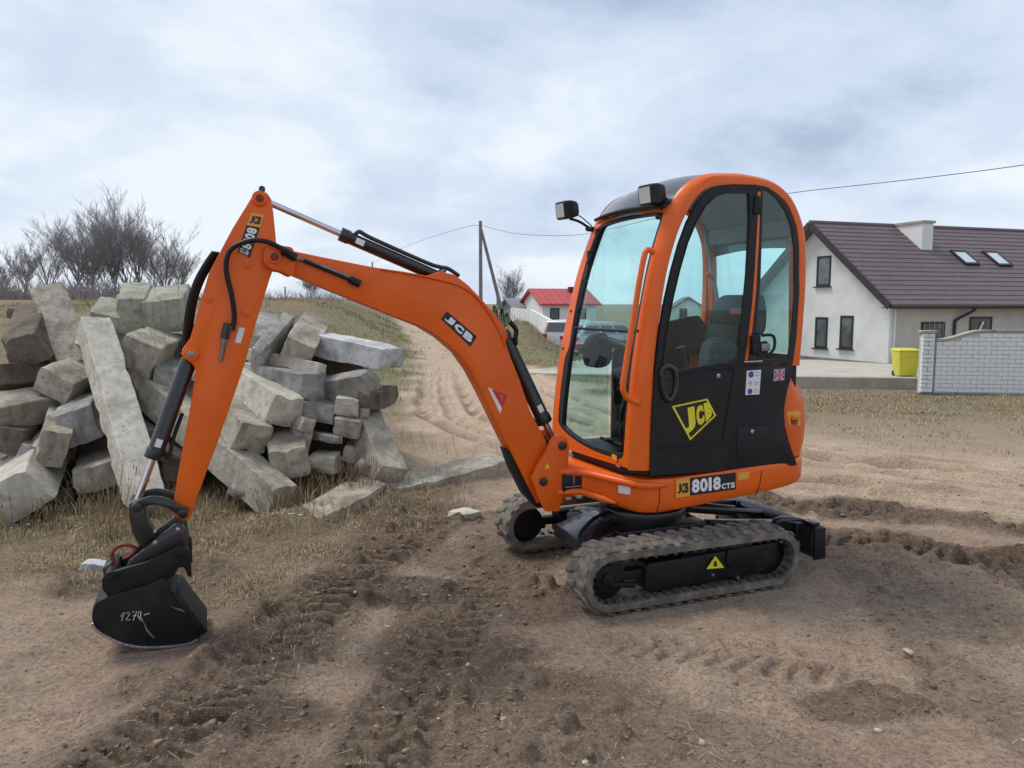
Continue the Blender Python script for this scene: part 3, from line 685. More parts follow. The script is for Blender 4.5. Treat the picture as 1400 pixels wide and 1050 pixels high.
# swing bracket
kp = S(.12, [(757, 597), (766, 594), (775, 600), (778, 612), (776, 640), (764, 699), (746, 699), (736, 680), (727, 655), (735, 636), (748, 615)])
KP = MB().prism(kp, .092, .128).build('swing_bracket', M['orange'], EX, 35, .006)
MB().prism(kp, -.128, -.092).build('swing_plate', M['orange'], KP, 35, .006)
w = MB(); w.tube([(.63, 0, .47), (.63, 0, .71)], .085, 28); w.box((.60, 0, .53), (.16, .17, .05)); w.box((.60, 0, .66), (.16, .17, .05)); w.build('swing_post', M['orange'], KP, 35, .008)
BF = S(.1, [(740, 657)])[0]; CF = S(.12, [(768, 609)])[0]
for (x_, z_), r_ in ((BF, .026), (CF, .026)):
    w = MB(); w.cyl((x_, -.14, z_), (x_, .136, z_), r_, 20); w.cyl((x_, .136, z_), (x_, .142, z_), r_*.55, 12); w.build('pivot_pin', M['black_gloss'], KP, 30, .003)
t3 = S(.13, [(745, 641), (751, 640), (749, 633)]); plate('warning_triangle', t3, .128, M['yellow'], KP)

# boom
near = S(.085, [(397, 374), (450, 396), (500, 416), (545, 434), (578, 447), (604, 463), (628, 484), (645, 508), (662, 540), (692, 602), (722, 662), (737, 690), (752, 672), (757, 640), (748, 604), (726, 562), (712, 520), (700, 490), (693, 470), (686, 454), (676, 436), (664, 418), (650, 402), (634, 392), (600, 382), (560, 374), (500, 363), (440, 351), (397, 342)])
w = MB(); w.prism(near, -.075, .075); BO = w.build('boom', M['orange'], EX, 35, .007)
fork = crom(S(.10, [(372, 368), (385, 371), (402, 376), (402, 342), (388, 336), (373, 333), (362, 341), (361, 358)]), 4, True)
for s_ in (1, -1):
    w = MB(); w.prism(fork, s_*.062, s_*.096); w.build('fork_plate', M['orange'], BO, 35, .005)
# raised top plate that carries the two rams, with the weld bead at its foot
gus = S(.06, [(580, 378), (592, 374), (602, 371), (622, 376), (640, 390), (660, 411), (680, 434), (690, 448), (694, 460), (690, 471), (684, 472), (676, 455), (660, 430), (640, 408), (610, 392)])
for s_ in (1, -1):
    w = MB(); w.prism(gus, s_*.040, s_*.066); w.build('ram_bracket', M['orange'], BO, 35, .005)
bead = crom([(x, .079, z) for x, z in S(.085, [(520, 368), (560, 374), (600, 382), (630, 391), (650, 404), (668, 426), (682, 450), (692, 474)])], 5)
w = MB(); w.tube(bead, .0055, 6); w.build('weld_bead', M['orange'], BO, 60)
bead = crom([(x, .077, z) for x, z in S(.085, [(440, 391), (500, 415), (545, 433), (578, 446), (604, 462), (628, 483), (645, 507)])], 5)
w = MB(); w.tube(bead, .005, 6); w.build('weld_bead', M['orange'], BO, 60)
w = MB()
P_ = S(.0, [(660, 575), (690, 640), (720, 690), (735, 702)])
w.prism(S(.05, [(690, 612), (700, 640), (718, 676), (734, 694), (744, 694), (736, 684), (718, 655), (704, 622)]), -.05, .05); w.build('hose_guard', M['black'], BO, 35, .01)
for px, py, r_ in ((622, 390, .017), (682, 455, .019)):
    x_, z_ = S(.07, [(px, py)])[0]; w = MB(); w.cyl((x_, -.075, z_), (x_, .072, z_), r_, 8); w.cyl((x_, .07, z_), (x_, .078, z_), r_*.5, 6); w.build('pivot_pin', M['steel'], BO, 30, .002)
for px, py, r_ in ((652, 421, .012), (640, 405, .008)):
    x_, z_ = S(.07, [(px, py)])[0]; w = MB(); w.cyl((x_, .06, z_), (x_, .069, z_), r_, 12); w.build('boss', M['orange'], BO, 30, .002)
x_, z_ = S(.1, [(375, 351)])[0]
for nm, r_, d, m_ in (('pin_boss', .034, .108, 'orange'), ('pivot_pin', .02, .114, 'lever_red')):
    w = MB(); w.cyl((x_, -d, z_), (x_, d, z_), r_, 22); w.build(nm, M[m_], BO, 30, .003)
# decals on the boom
q = S(.077, [(603, 436), (643, 474), (652, 460), (611, 425.5)])
plate('logo_plate', q, .0755, M['decal_black'], BO)
lettering(word('JCB', .06, .2, .95, .82, .16), Q3(q, .0778), M['white'], BO, bold=.07)
dq = S(.077, [(667, 529.5), (691, 541), (684, 566)]); plate('warning_border', dq, .0755, M['white'], BO, .0012)
dq = S(.077, [(672.5, 532.5), (694, 540), (686.5, 558)]); plate('warning_triangle', dq, .077, M['red'], BO, .0012)
dq = S(.077, [(682, 540), (688, 540), (686, 549)]); plate('warning_mark', dq, .0783, M['pink'], BO, .001)

# rams
def ram(name, p0, p1, frac, rb, rr, parent, y=0):
    a = Vector((p0[0], y, p0[1])); b = Vector((p1[0], y, p1[1])); d = (b-a).normalized(); c = a+(b-a)*frac
    w = MB(); w.tube([a+d*.01, a+d*.03, c-d*.05, c-d*.05, c, c], [rb*.7, rb, rb, rb*1.14, rb*1.14, rb*.5], 22)
    w.cyl(a-Vector((0, rb*.8, 0)), a+Vector((0, rb*.8, 0)), rb*.85, 18)
    o = w.build(name, M['black_gloss'], parent, 32, .002)
    w = MB(); w.cyl(c-d*.02, b-d*.02, rr, 16); w.build('piston_rod', M['chrome'], o, 40)
    w = MB(); w.cyl(b-Vector((0, rb*.8, 0)), b+Vector((0, rb*.8, 0)), rr*1.75, 18); w.build('rod_eye', M['black_gloss'], o, 30, .003)
    return o, a, b, c, d
AP = S(.0, [(361, 274), (607, 382)])
o, a, b, c, d = ram('arm_ram', AP[1], AP[0], .60, .032, .0165, EX)
upv = Vector((-d.z, 0, d.x)) if d.x < 0 else Vector((d.z, 0, -d.x))
if upv.z < 0: upv = -upv
yv = Vector((0, .012, 0))
w = MB(); w.tube(crom([a+d*.02+upv*.05+yv-d*.09, a+upv*.062+yv, a+d*.05+upv*.052+yv, a+d*.13+upv*.044+yv, c-d*.16+upv*.044+yv, c-d*.09+upv*.050+yv, c-d*.07+upv*.03+yv], 5), .0115, 8); w.build('feed_pipe', M['black_gloss'], o, 60)
w = MB(); w.tube([a+upv*.03+d*.03, a+upv*.065+d*.02], .02, 12); w.build('pipe_union', M['steel'], o, 30)
w = MB(); p = c-d*.105+Vector((0, .034, -.002)); w.box(p, (.045, .006, .03), Matrix.Rotation(-math.atan2(d.z, d.x), 3, 'Y')); w.build('pale_label', M['white'], o, 30)
BP = S(.0, [(684, 456), (758, 606)])
o, a, b, c, d = ram('boom_ram', (BP[0][0]-.02, BP[0][1]-.01), BP[1], .80, .043, .02, EX)
w = MB(); p = c-d*.10+Vector((0, .043, 0)); w.box(p, (.045, .004, .03), Matrix.Rotation(-math.atan2(d.z, d.x), 3, 'Y')); w.build('pale_label', M['white'], o, 30)
w = MB(); w.tube(crom([(BP[0][0]-.045, .03, BP[0][1]+.07), (BP[0][0]-.085, .03, BP[0][1]+.02), (BP[0][0]-.08, .03, BP[0][1]-.03), a+d*.06+Vector((-.04, .02, -.0))], 5), .014, 8); w.build('feed_hose', M['hose'], o, 60)

# dipper arm
AX = .058
arm = S(AX, [(356, 262), (365, 263), (371, 272), (374, 292), (377, 322), (379, 352), (368, 384), (350, 442), (334, 500), (300, 598), (266, 690), (262, 706), (252, 713), (238, 706), (236, 692), (244, 645), (258, 570), (268, 505), (262, 497), (249, 488), (249, 478), (260, 462), (286, 372), (318, 312), (345, 268)])
w = MB(); w.prism(arm, -AX, AX); AR = w.build('dipper_arm', M['orange'], EX, 35, .007)
for px, py, r_ in ((355, 271, .037), (261, 484.5, .034)):
    x_, z_ = S(.07, [(px, py)])[0]
    w = MB(); w.cyl((x_, -AX-.014, z_), (x_, AX+.014, z_), r_, 24); w.build('pin_boss', M['orange'], AR, 30, .004)
    w = MB(); w.cyl((x_, -AX-.02, z_), (x_, AX+.02, z_), r_*.52, 18); w.cyl((x_, AX+.018, z_), (x_, AX+.024, z_), r_*.2, 8); w.build('pivot_pin', M['lever_red'] if r_ > .035 else M['steel'], AR, 30, .002)
x_, z_ = S(0, [(358, 262)])[0]; w = MB(); w.cyl((x_, -.02, z_+.0), (x_, .02, z_+.012), .016, 10); w.build('grease_cap', M['black_gloss'], AR, 30)
for px, py in ((285, 408), (337, 427), (338, 361)):
    x_, z_ = S(AX, [(px, py)])[0]; w = MB(); w.cyl((x_, AX-.004, z_), (x_, AX+.004, z_), .024, 20); w.build('weld_boss', M['orange'], AR, 30, .003)
# name plate on the arm, reading downwards
q = S(AX+.002, [(325, 344), (341.5, 352.5), (361, 293.5), (343, 291)])       # bl, br, tr, tl of the strip
plate('name_plate', q, AX+.0005, M['decal_black'], AR)
la = S(AX+.002, [(337.5, 308), (356, 311), (361, 293.5), (343, 290.5)]); plate('logo_plate', la, AX+.001, M['amber'], AR, .0026)
def turn(q): return [q[3], q[0], q[1], q[2]]                                # rotate the frame so words run down the strip
lettering(word('JCB', .1, .2, .9, .8, .06), Q3([la[2], la[1], la[0], la[3]] if False else [la[0], la[1], la[2], la[3]], AX+.0046), M['decal_black'], AR, bold=.05)
na = S(AX+.002, [(325, 344), (341.5, 352.5), (355, 312), (337, 308.5)])
tq = Q3(turn(na), AX+.0036)
lettering(word('8018', .04, .12, .78, .88, .06)+word('CTS', .82, .1, .97, .8, .1), tq, M['white'], AR, bold=.045)
lq = S(AX+.002, [(321, 468), (329, 469.5), (335, 449), (327, 447)]); plate('data_label', lq, AX+.0005, M['white'], AR)
w = MB(); A_ = S3(AX+.02, [(312, 447), (307, 463), (302, 494)]); w.tube([A_[0]+Vector((0, 0, .02)), A_[1]], .021, 12); w.build('hose_fitting', M['black_gloss'], AR, 30)
w = MB(); w.tube([A_[1]+Vector((0, -.004, 0)), A_[2]+Vector((0, -.012, 0))], [.013, .009], 10); w.build('steel_pipe', M['steel'], AR, 30)
w = MB(); w.tube([S3(AX+.022, [(312, 452)])[0], S3(AX+.03, [(319, 446)])[0]], .011, 8); w.build('steel_union', M['bright_steel'], AR, 30)
hz_ = crom([Vector((x, AX+.03+k, z)) for (x, z), k in zip(S(AX+.04, [(318, 452), (320.5, 432), (317, 405), (309.5, 372), (311, 350), (321, 337), (343, 329.5), (364, 331), (386, 341.5), (404, 354)]), (0, 0, .01, .015, .02, .025, .03, .035, .045, .05))], 5)
w = MB(); w.tube(hz_, .0125, 10); w.build('hose', M['hose'], AR, 60)
w = MB(); w.tube(S3(.115, [(386, 342), (405, 353)]), .021, 10); w.build('hose_sleeve', M['hose'], BO, 40)
w = MB(); w.tube([(x, .083, z) for x, z in S(.09, [(400, 351), (440, 364), (470, 376), (490, 386.5)])], .009, 8); w.build('pipe', M['steel'], BO, 40)
w = MB(); w.tube([(x, .088, z) for x, z in S(.09, [(415, 356), (440, 366.5), (478, 382), (490, 388)])], .0105, 8); w.tube(S3(.095, [(478, 382), (492, 388.5)]), .02, 10); w.build('hose', M['hose'], BO, 40)
for k, off in enumerate((0, .018, .036)):
    w = MB(); w.tube(crom([Vector((x+off*.7, -.02+.022*k, z)) for x, z in S(0, [(300, 345), (288, 362), (276, 384), (267, 410), (262, 440), (260, 470), (266, 492)])], 5), .0115, 8); w.build('hose', M['hose'], AR, 60)

# bucket ram, tipping links, hitch, bucket
BR = S(.0, [(261, 486), (186, 690)])
o, a, b, c, d = ram('bucket_ram', BR[0], BR[1], .69, .039, .0165, EX, .0)
w = MB(); p = c-d*.085+Vector((0, .040, 0)); w.box(p, (.04, .004, .03), Matrix.Rotation(-math.atan2(d.z, d.x), 3, 'Y')); w.build('pale_label', M['white'], o, 30)
w = MB(); w.tube(crom([c-d*.05+Vector((-.03, .02, 0)), c-d*.0+Vector((-.07, .02, 0)), c-d*.02+Vector((-.09, 0, .08)), c-d*.2+Vector((-.07, 0, .03))], 5), .010, 8); w.build('feed_hose', M['hose'], o, 60)
PL = S(.09, [(187, 694)])[0]
def arc_link(pts, wid): 
    P = crom(pts, 6); out = []; back = []
    for i, p in enumerate(P):
        q0 = P[max(i-1, 0)]; q1 = P[min(i+1, len(P)-1)]; dx_, dz_ = q1[0]-q0[0], q1[1]-q0[1]; l = math.hypot(dx_, dz_)
        wv = wid*(1 if 0 < i < len(P)-1 else .8)
        out.append((p[0]-dz_/l*wv, p[1]+dx_/l*wv)); back.append((p[0]+dz_/l*wv, p[1]-dx_/l*wv))
    return out+back[::-1]
for s_, yy in ((1, .09), (-1, -.09)):
    l1 = arc_link(S(.09, [(183, 695), (204, 685), (226, 687), (244, 697), (257, 701)]), .022)
    w = MB(); w.prism(l1, yy-s_*.016, yy); w.build('tipping_link', M['black_gloss'], EX, 35, .004)
l2 = S(.04, [(176, 688), (192, 682), (200, 694), (202, 712), (214, 738), (206, 752), (192, 748), (181, 728), (177, 708)])
w = MB(); w.prism(l2, -.055, .055); w.build('push_link', M['black_gloss'], EX, 35, .008)
w = MB()
for px, py in ((187, 694), (250, 702)):
    x_, z_ = S(.09, [(px, py)])[0]; w.cyl((x_, -.105, z_), (x_, .105, z_), .024, 16)
w.build('link_pin', M['black_gloss'], EX, 30, .003)
qh = S(.11, [(166, 790), (176, 768), (196, 752), (212, 738), (226, 728), (238, 718), (248, 717), (254, 724), (257, 748), (259, 760), (247, 752), (225, 760), (196, 772)])
w = MB(); w.prism(qh, .07, .105); w.prism(qh, -.105, -.07); w.prism(S(.0, [(172, 785), (190, 765), (215, 752), (240, 745), (244, 755), (215, 765), (190, 780)]), -.07, .07)
QH = w.build('quick_hitch', M['black_gloss'], EX, 35, .005)
for px, py, r_ in ((243, 724, .011), (212, 742, .011), (212, 727, .009)):
    x_, z_ = S(.11, [(px, py)])[0]; w = MB(); w.cyl((x_, .09, z_), (x_, .113, z_), r_, 10); w.build('bolt_head', M['bright_steel'], QH, 30, .002)
lv = crom([(x, .03, z) for x, z in S(.03, [(156, 770), (153, 758), (160, 748), (172, 745), (186, 750), (178, 760), (168, 764)])], 5)
w = MB(); w.tube(lv, .0095, 8); w.build('safety_lever', M['lever_red'], QH, 60)
w = MB(); w.prism(S(.0, [(143, 786), (142, 772), (152, 766), (164, 774), (170, 788)]), -.05, .05); w.build('hook_block', M['black_gloss'], QH, 35, .008)
ear = S(.13, [(140, 806), (139, 792), (146, 784), (162, 779), (200, 768), (232, 753), (246, 745), (255, 748), (261, 756), (262, 790), (257, 788), (252, 776), (244, 776), (238, 787), (226, 795), (215, 803), (180, 818), (158, 821), (148, 816)])
bk = MB(); YB = .145
body = S(YB, [(158, 812), (200, 800), (222, 790), (233, 795), (234, 806), (243, 815), (279, 862), (270, 874), (250, 881), (205, 884.5), (170, 880), (140, 866), (128, 855), (126, 838), (132, 824)])
body = body[:6]+crom(body[6:]+[body[0]], 4)[:-1]
bk.prism(body, -YB+.012, YB-.012)
BK = bk.build('bucket', M['black_dusty'], EX, 35, .006)
sp = crom(body[7:14], 3)
for s_ in (1, -1):
    w = MB(); w.prism(body, s_*(YB-.012), s_*YB); w.build('side_plate', M['black_dusty'], BK, 35, .004)
    w = MB(); w.prism(ear, s_*.10, s_*.135); w.build('bucket_ear', M['black_dusty'], BK, 35, .006)
edge = body[10:32]
w = MB()
for (x0, z0), (x1, z1) in zip(edge[:-1], edge[1:]): w.bar((x0, YB+.003, z0), (x1, YB+.003, z1), .012, .020, (0, 1, 0))
w.build('wear_edge', M['bright_steel'], BK, 40, .002)
lip = S(YB, [(236, 812), (246, 812), (284, 862), (276, 868)]); w = MB(); w.prism(lip, -YB-.006, YB+.010); w.build('cutting_lip', M['black_dusty'], BK, 30, .004)
for k, pts in ((.006, [(232, 829), (248, 832), (256, 838), (248, 835)]), (.003, [(193, 843), (203, 862), (212, 872), (209, 872), (200, 862)])):
    w = MB(); w.prism(S(YB, pts), YB, YB+k); w.build('scratch', M['steel'], BK, 30)
for px, py in ((151, 788), (247, 756)):
    x_, z_ = S(.135, [(px, py)])[0]; w = MB(); w.cyl((x_, -.15, z_), (x_, .15, z_), .026, 18); w.cyl((x_, .15, z_), (x_, .156, z_), .012, 10); w.build('bucket_pin', M['black_dusty'], BK, 30, .004)
q = Q3(S(YB+.002, [(164, 849), (204, 845), (205, 834), (165, 838)]), YB+.001)
STROKE = {'1': [(.0, .55), (.75, 1.05), (.35, -.05)], '2': [(.05, .8), (.4, 1.0), (.75, .75), (.1, .05), (.95, .0)], '7': [(.05, .95), (.95, 1.0), (.4, -.1)], 'bar': [(.25, .45), (.9, .5)],
          '0': [(.85, .85), (.35, .95), (.1, .4), (.45, .05), (.85, .5), (.85, .9), (.75, -.15)], ',': [(.3, .1), (.1, -.3)], '-': [(0, .45), (1, .6)]}
for ch, u0, u1 in (('1', .0, .16), ('2', .18, .36), ('7', .38, .56), ('bar', .38, .56), ('0', .58, .72), (',', .74, .80), ('-', .80, 1.0)):
    w = MB(); P = []
    for a_, b_ in STROKE[ch]:
        u, v = u0+(u1-u0)*a_, b_; P.append(Vector(q[0])*(1-u)*(1-v)+Vector(q[1])*u*(1-v)+Vector(q[2])*u*v+Vector(q[3])*(1-u)*v)
    w.tube(P, .0016, 4); w.build('chalk_stroke', M['chalk'], BK, 0)

# ------------------------------------------------------------------ the cab
side_pts = [(.268, .725), (.266, .88), (.264, 1.07), (.252, 1.39), (.196, 1.79), (.130, 2.03), (.063, 2.186), (-.005, 2.283), (-.105, 2.342), (-.24, 2.356), (-.376, 2.357), (-.546, 2.332), (-.67, 2.255), (-.757, 2.115), (-.788, 1.98), (-.798, 1.766), (-.790, 1.54), (-.775, 1.28)]
near_pts = [(.352, .725), (.350, .88), (.340, 1.07), (.310, 1.39), (.245, 1.79), (.180, 2.03), (.115, 2.19), (.030, 2.300), (-.10, 2.366), (-.24, 2.382), (-.376, 2.383), (-.565, 2.355), (-.70, 2.272), (-.79, 2.12), (-.82, 1.98), (-.83, 1.77), (-.825, 1.54), (-.81, 1.28)]
far_pts = [(.430, .725), (.428, .88), (.412, 1.07), (.365, 1.39), (.272, 1.79), (.190, 2.03), (.118, 2.19)]+near_pts[7:]
fside_pts = [(.37, .725), (.37, .88), (.355, 1.07), (.315, 1.39), (.225, 1.79), (.140, 2.03), (.065, 2.186)]+side_pts[7:]
PER = 4
sideC, nearC, farC, fsideC = [crom(p, PER) for p in (side_pts, near_pts, far_pts, fside_pts)]
def inset(P, d):
    out = []
    for i, p in enumerate(P):
        a = np.array(P[max(i-1, 0)]); b = np.array(P[min(i+1, len(P)-1)]); t = (b-a)/np.linalg.norm(b-a); n = np.array([-t[1], t[0]])  # left of travel = inwards
        dd = d[i] if hasattr(d, '__len__') else d
        out.append((p[0]-0+n[0]*dd, p[1]+n[1]*dd))
    return out
NS = len(sideC); front_w = [(.012+.022*float(sstep(.0, .30, np.array(abs(i/(NS-1)-.42))))) for i in range(NS)]
# thickness of the hoop seen from the side: slim by the door, wider over the top
thick = np.interp(np.linspace(0, 1, NS), [0, .3, .38, .5, .62, .72, .85, 1], [.022, .030, .045, .052, .045, .040, .048, .05])
def hoop(name, sc, ch, sgn):
    ins = inset(sc, thick); ci = inset(ch, .045); rings = []
    for i in range(NS):
        s_, c_, a_, b_ = sc[i], ch[i], ins[i], ci[i]
        m1 = ((s_[0]*.8+c_[0]*.2), (s_[1]*.8+c_[1]*.2)); m0 = (s_[0]*.85+a_[0]*.15, s_[1]*.85+a_[1]*.15)
        rings.append([(a_[0], sgn*.478, a_[1]), (m0[0], sgn*.480, m0[1]), (s_[0]+(c_[0]-s_[0])*.18, sgn*.474, s_[1]+(c_[1]-s_[1])*.18), (c_[0]-(c_[0]-s_[0])*.06, sgn*.434, c_[1]-(c_[1]-s_[1])*.06), (c_[0], sgn*.424, c_[1]),
                      (b_[0], sgn*.420, b_[1]), (a_[0], sgn*.43, a_[1])])
    w = MB(); w.loft(rings); return w.build(name, M['orange_cab'], EX, 38)
HN = hoop('side_hoop', sideC, nearC, 1); HF = hoop('side_hoop', fsideC, farC, -1)
def interp_x(P, z):
    F_ = [p for p in P[:4*7+1]]; zs_ = [p[1] for p in F_]; return float(np.interp(z, zs_, [p[0] for p in F_]))
def front(y, z):
    t = (y+.424)/.848; return interp_x(farC, z)*(1-t)+interp_x(nearC, z)*t+.012*(1-(y/.43)**2)
def front_ring(name, outer, inner, m, th, parent, off=0.0, n=96, mid=0):
    a, b = ray_match(outer, inner, n); N = len(a); layers = []
    lv = [0]+[k/(mid+1) for k in range(1, mid+1)]+[1]
    mb = MB(); V = []; Fc = []
    for d in (off, off-th):
        for t in lv:
            V += [(front(y0*(1-t)+y1*t, z0*(1-t)+z1*t)+d, y0*(1-t)+y1*t, z0*(1-t)+z1*t) for (y0, z0), (y1, z1) in zip(a, b)]
    K = len(lv)
    for s_ in (0, 1):
        for l in range(K-1):
            for i in range(N):
                j = (i+1) % N; q = [(s_*K+l)*N+i, (s_*K+l)*N+j, (s_*K+l+1)*N+j, (s_*K+l+1)*N+i]; Fc.append(tuple(q if s_ else q[::-1]))
    for l in (0, K-1):
        for i in range(N):
            j = (i+1) % N; Fc.append((l*N+i, l*N+j, (K+l)*N+j, (K+l)*N+i))
    mb.add(V, Fc); return mb.build(name, m, parent, 40)
outer = [(-.424, .735), (0, .735), (.424, .735), (.424, 1.1), (.424, 1.5), (.424, 1.9), (.424, 2.19), (.2, 2.205), (0, 2.21), (-.2, 2.205), (-.424, 2.19), (-.424, 1.9), (-.424, 1.5), (-.424, 1.1)]
open_ = crom([(-.35, .92), (-.34, .88), (-.28, .845), (-.10, .80), (.10, .775), (.30, .770), (.368, .785), (.385, .84), (.392, 1.1), (.398, 1.4), (.404, 1.75), (.408, 2.0), (.402, 2.13), (.37, 2.155), (.2, 2.168), (0, 2.172), (-.2, 2.166), (-.325, 2.145), (-.348, 2.10), (-.345, 1.9), (-.335, 1.6), (-.318, 1.42), (-.322, 1.36), (-.348, 1.30), (-.352, 1.15)], 4, True)
FR = front_ring('front_surround', outer, open_, M['orange_cab'], .035, EX, 0, mid=2)
cyz = (sum(p[0] for p in open_)/len(open_), sum(p[1] for p in open_)/len(open_))
def shrink(P, d): return [(p[0]+(cyz[0]-p[0])/math.hypot(cyz[0]-p[0], cyz[1]-p[1])*d, p[1]+(cyz[1]-p[1])/math.hypot(cyz[0]-p[0], cyz[1]-p[1])*d) for p in P]
gl_in = [(max(-.300, min(.385, y)), max(.80, min(2.150, z))) for y, z in shrink(open_, .022)]
front_ring('window_seal', open_, gl_in, M['seal'], .03, FR, -.004)
def front_pane(name, z0, z1, off):
    ys = np.linspace(-.345, .405, 14); zs_ = np.linspace(z0, z1, 12); V = []; Fc = []
    for z in zs_:
        for y in ys: V.append((front(y, z)+off, y, z))
    for r_ in range(11):
        for c_ in range(13): i = r_*14+c_; Fc.append((i, i+1, i+15, i+14))
    o = mesh_obj(name, V, Fc, M['glass'], FR, 60); return o
front_pane('upper_windscreen', 1.50, 2.16, -.016); front_pane('lower_windscreen', .79, 1.492, -.018)
w = MB(); w.tube([(front(y, 1.495)-.012, y, 1.495) for y in np.linspace(-.345, .402, 12)], .0085, 8); w.build('screen_divider', M['seal'], FR, 60)
w = MB(); w.tube([(front(-.30, z)+.004, -.300+.0*z, z) for z in (2.12, 2.02, 1.90)], .014, 8); w.build('wiper_motor_arm', M['black'], FR, 40)
w = MB(); w.tube([(front(-.29, 1.80)+.012, -.292, 1.80), (front(-.25, 1.60)+.016, -.268, 1.62), (front(-.25, 1.50)+.016, -.282, 1.50)], .005, 6); w.tube([(front(-.24, 1.86)+.012, -.262, 1.84), (front(-.24, 1.6)+.014, -.24, 1.62)], .004, 6); w.build('wiper', M['black'], FR, 40)
for z in (2.10, 1.96):
    w = MB(); w.box((front(-.31, z)+.005, -.312, z), (.03, .035, .05)); w.build('screen_latch', M['black'], FR, 30, .005)
for y, z in ((-.385, 1.60), (-.395, 1.36), (.412, 1.50)):
    w = MB(); w.cyl((front(y, z)-.002, y, z), (front(y, z)+.004, y, z), .009, 10); w.build('screw', M['decal_black'], FR, 30)
# small stickers on the front corner
for nm, (y, z), (sy, sz), m_ in (('amber_sticker', (.30, .775), (.07, .03), 'amber'), ('red_sticker', (.335, .738), (.06, .022), 'pink')):
    w = MB(); w.box((front(y, z)+.002, y, z), (.003, sy, sz), Matrix.Rotation(R(-6), 3, 'Z')); w.build(nm, M[m_], FR, 0)
# grab handle on the near corner
hp = [Vector((x, .462, z)) for x, z in S(.47, [(895, 346), (889, 342), (883, 346), (876, 380), (868, 430), (858, 490), (853, 525), (854, 537), (861, 546), (873, 551)])]
w = MB(); w.tube(crom(hp, 4), .0165, 12); w.build('grab_handle', M['orange_cab'], HN, 60)

# roof skin between the hoops
i0 = 4*6; idx = list(range(i0, 4*14)); V = []; Fc = []; NYR = 13
for i in idx:
    for k in range(NYR):
        t = k/(NYR-1); y = .424-.848*t; cx_ = nearC[i][0]*(1-t)+farC[i][0]*t; cz_ = nearC[i][1]*(1-t)+farC[i][1]*t
        bulge = .030*(1-(2*t-1)**2); fwd_ = .05*(1-(2*t-1)**2)*float(sstep(2.36, 2.2, np.array(cz_)))*(1 if cx_ > -.2 else -.5)
        V.append((cx_+fwd_, y, cz_+bulge-.004))
for r_ in range(len(idx)-1):
    for k in range(NYR-1): i = r_*NYR+k; Fc.append((i, i+1, i+NYR+1, i+NYR))
K = len(V)
V2 = [(x-.02*(1 if z < 2.3 and x > 0 else 0), y, z-.028) for x, y, z in V]
ALL = V+V2; F2 = [tuple(j+K for j in f[::-1]) for f in Fc]
nr = len(idx); rim = []
for r_ in range(nr-1): rim += [(r_*NYR, r_*NYR+NYR, K+r_*NYR+NYR, K+r_*NYR), (r_*NYR+NYR-1, K+r_*NYR+NYR-1, K+r_*NYR+2*NYR-1, r_*NYR+2*NYR-1)]
for k in range(NYR-1): rim += [(k, K+k, K+k+1, k+1), ((nr-1)*NYR+k, (nr-1)*NYR+k+1, K+(nr-1)*NYR+k+1, K+(nr-1)*NYR+k)]
RF = mesh_obj('roof_panel', ALL, Fc+F2+rim, M['roof'], EX, 50)
V3 = [(x-.02 if x > -.2 else x+.02, y*.985, z-.045) for x, y, z in V]
lin = mesh_obj('roof_lining', V3, [f[::-1] for f in Fc], M['lining'], RF, 50)
w = MB(); w.tube([(front(y, 2.19)+.018+.02*(1-(y/.42)**2), y, 2.188+.016*(1-(y/.42)**2)) for y in np.linspace(-.41, .41, 14)], .011, 8); w.build('roof_seal', M['seal'], RF, 60)

# door
door = S(.48, [(888, 650), (889, 600), (891, 555), (895, 500), (901, 450), (908, 410), (917, 370), (927, 334), (938, 304), (952, 277), (966, 262), (981, 254), (1000, 252), (1034, 253), (1034, 300), (1030, 370), (1026, 420), (1019, 476), (1012, 520), (1004, 562), (990, 643)])
dgl = S(.48, [(903, 508), (906, 480), (911, 446), (918, 408), (927, 370), (938, 332), (950, 303), (963, 281), (977, 268), (992, 263), (1023, 263), (1024, 300), (1020, 375), (1014, 440), (1009, 488), (1000, 496), (975, 499), (940, 505), (920, 509)])
w = MB(); w.ring(door, dgl, .470, .492, 90); DR = w.build('door', M['black'], EX, 40)
dgi = [(x*.985-.0015, (z-1.8)*.985+1.8) for x, z in dgl]
w = MB(); w.ring(dgl, dgi, .474, .498, 90); w.build('window_seal', M['seal'], DR, 40)
w = MB(); w.prism(dgl, .480, .485); w.build('door_glass', M['glass'], DR, 0)
rl = [(x, .494, z) for x, z in S(.49, [(898, 613), (900, 611), (960, 607), (984, 606), (986, 603)])]
w = MB(); w.tube(rl, .006, 8); w.build('door_rib', M['black'], DR, 60)
rl = [(x, .494, z) for x, z in S(.49, [(913, 520), (930, 512), (965, 506), (1000, 503), (1004, 508), (998, 540), (988, 600)])]
w = MB(); w.tube(rl, .005, 8); w.build('door_rib', M['black'], DR, 60)
hz_ = crom([(x, .497, z) for x, z in S(.5, [(905, 506), (914, 501), (922, 506), (925, 520), (923, 537), (916, 547), (909, 541), (906, 525)])], 4, True)
w = MB(); w.tube(hz_+[hz_[0]], .0165, 10); w.build('door_pull', M['black_gloss'], DR, 60)
w = MB(); w.prism([(x, z) for x, z in S(.5, [(908, 510), (915, 505), (921, 512), (922, 525), (920, 537), (914, 543), (909, 535)])], .492, .4945); w.build('pull_recess', M['decal_black'], DR, 30)
x_, z_ = S(.5, [(983, 514)])[0]; w = MB(); w.cyl((x_, .49, z_), (x_, .497, z_), .014, 14); w.build('door_lock', M['bright_steel'], DR, 30, .002)
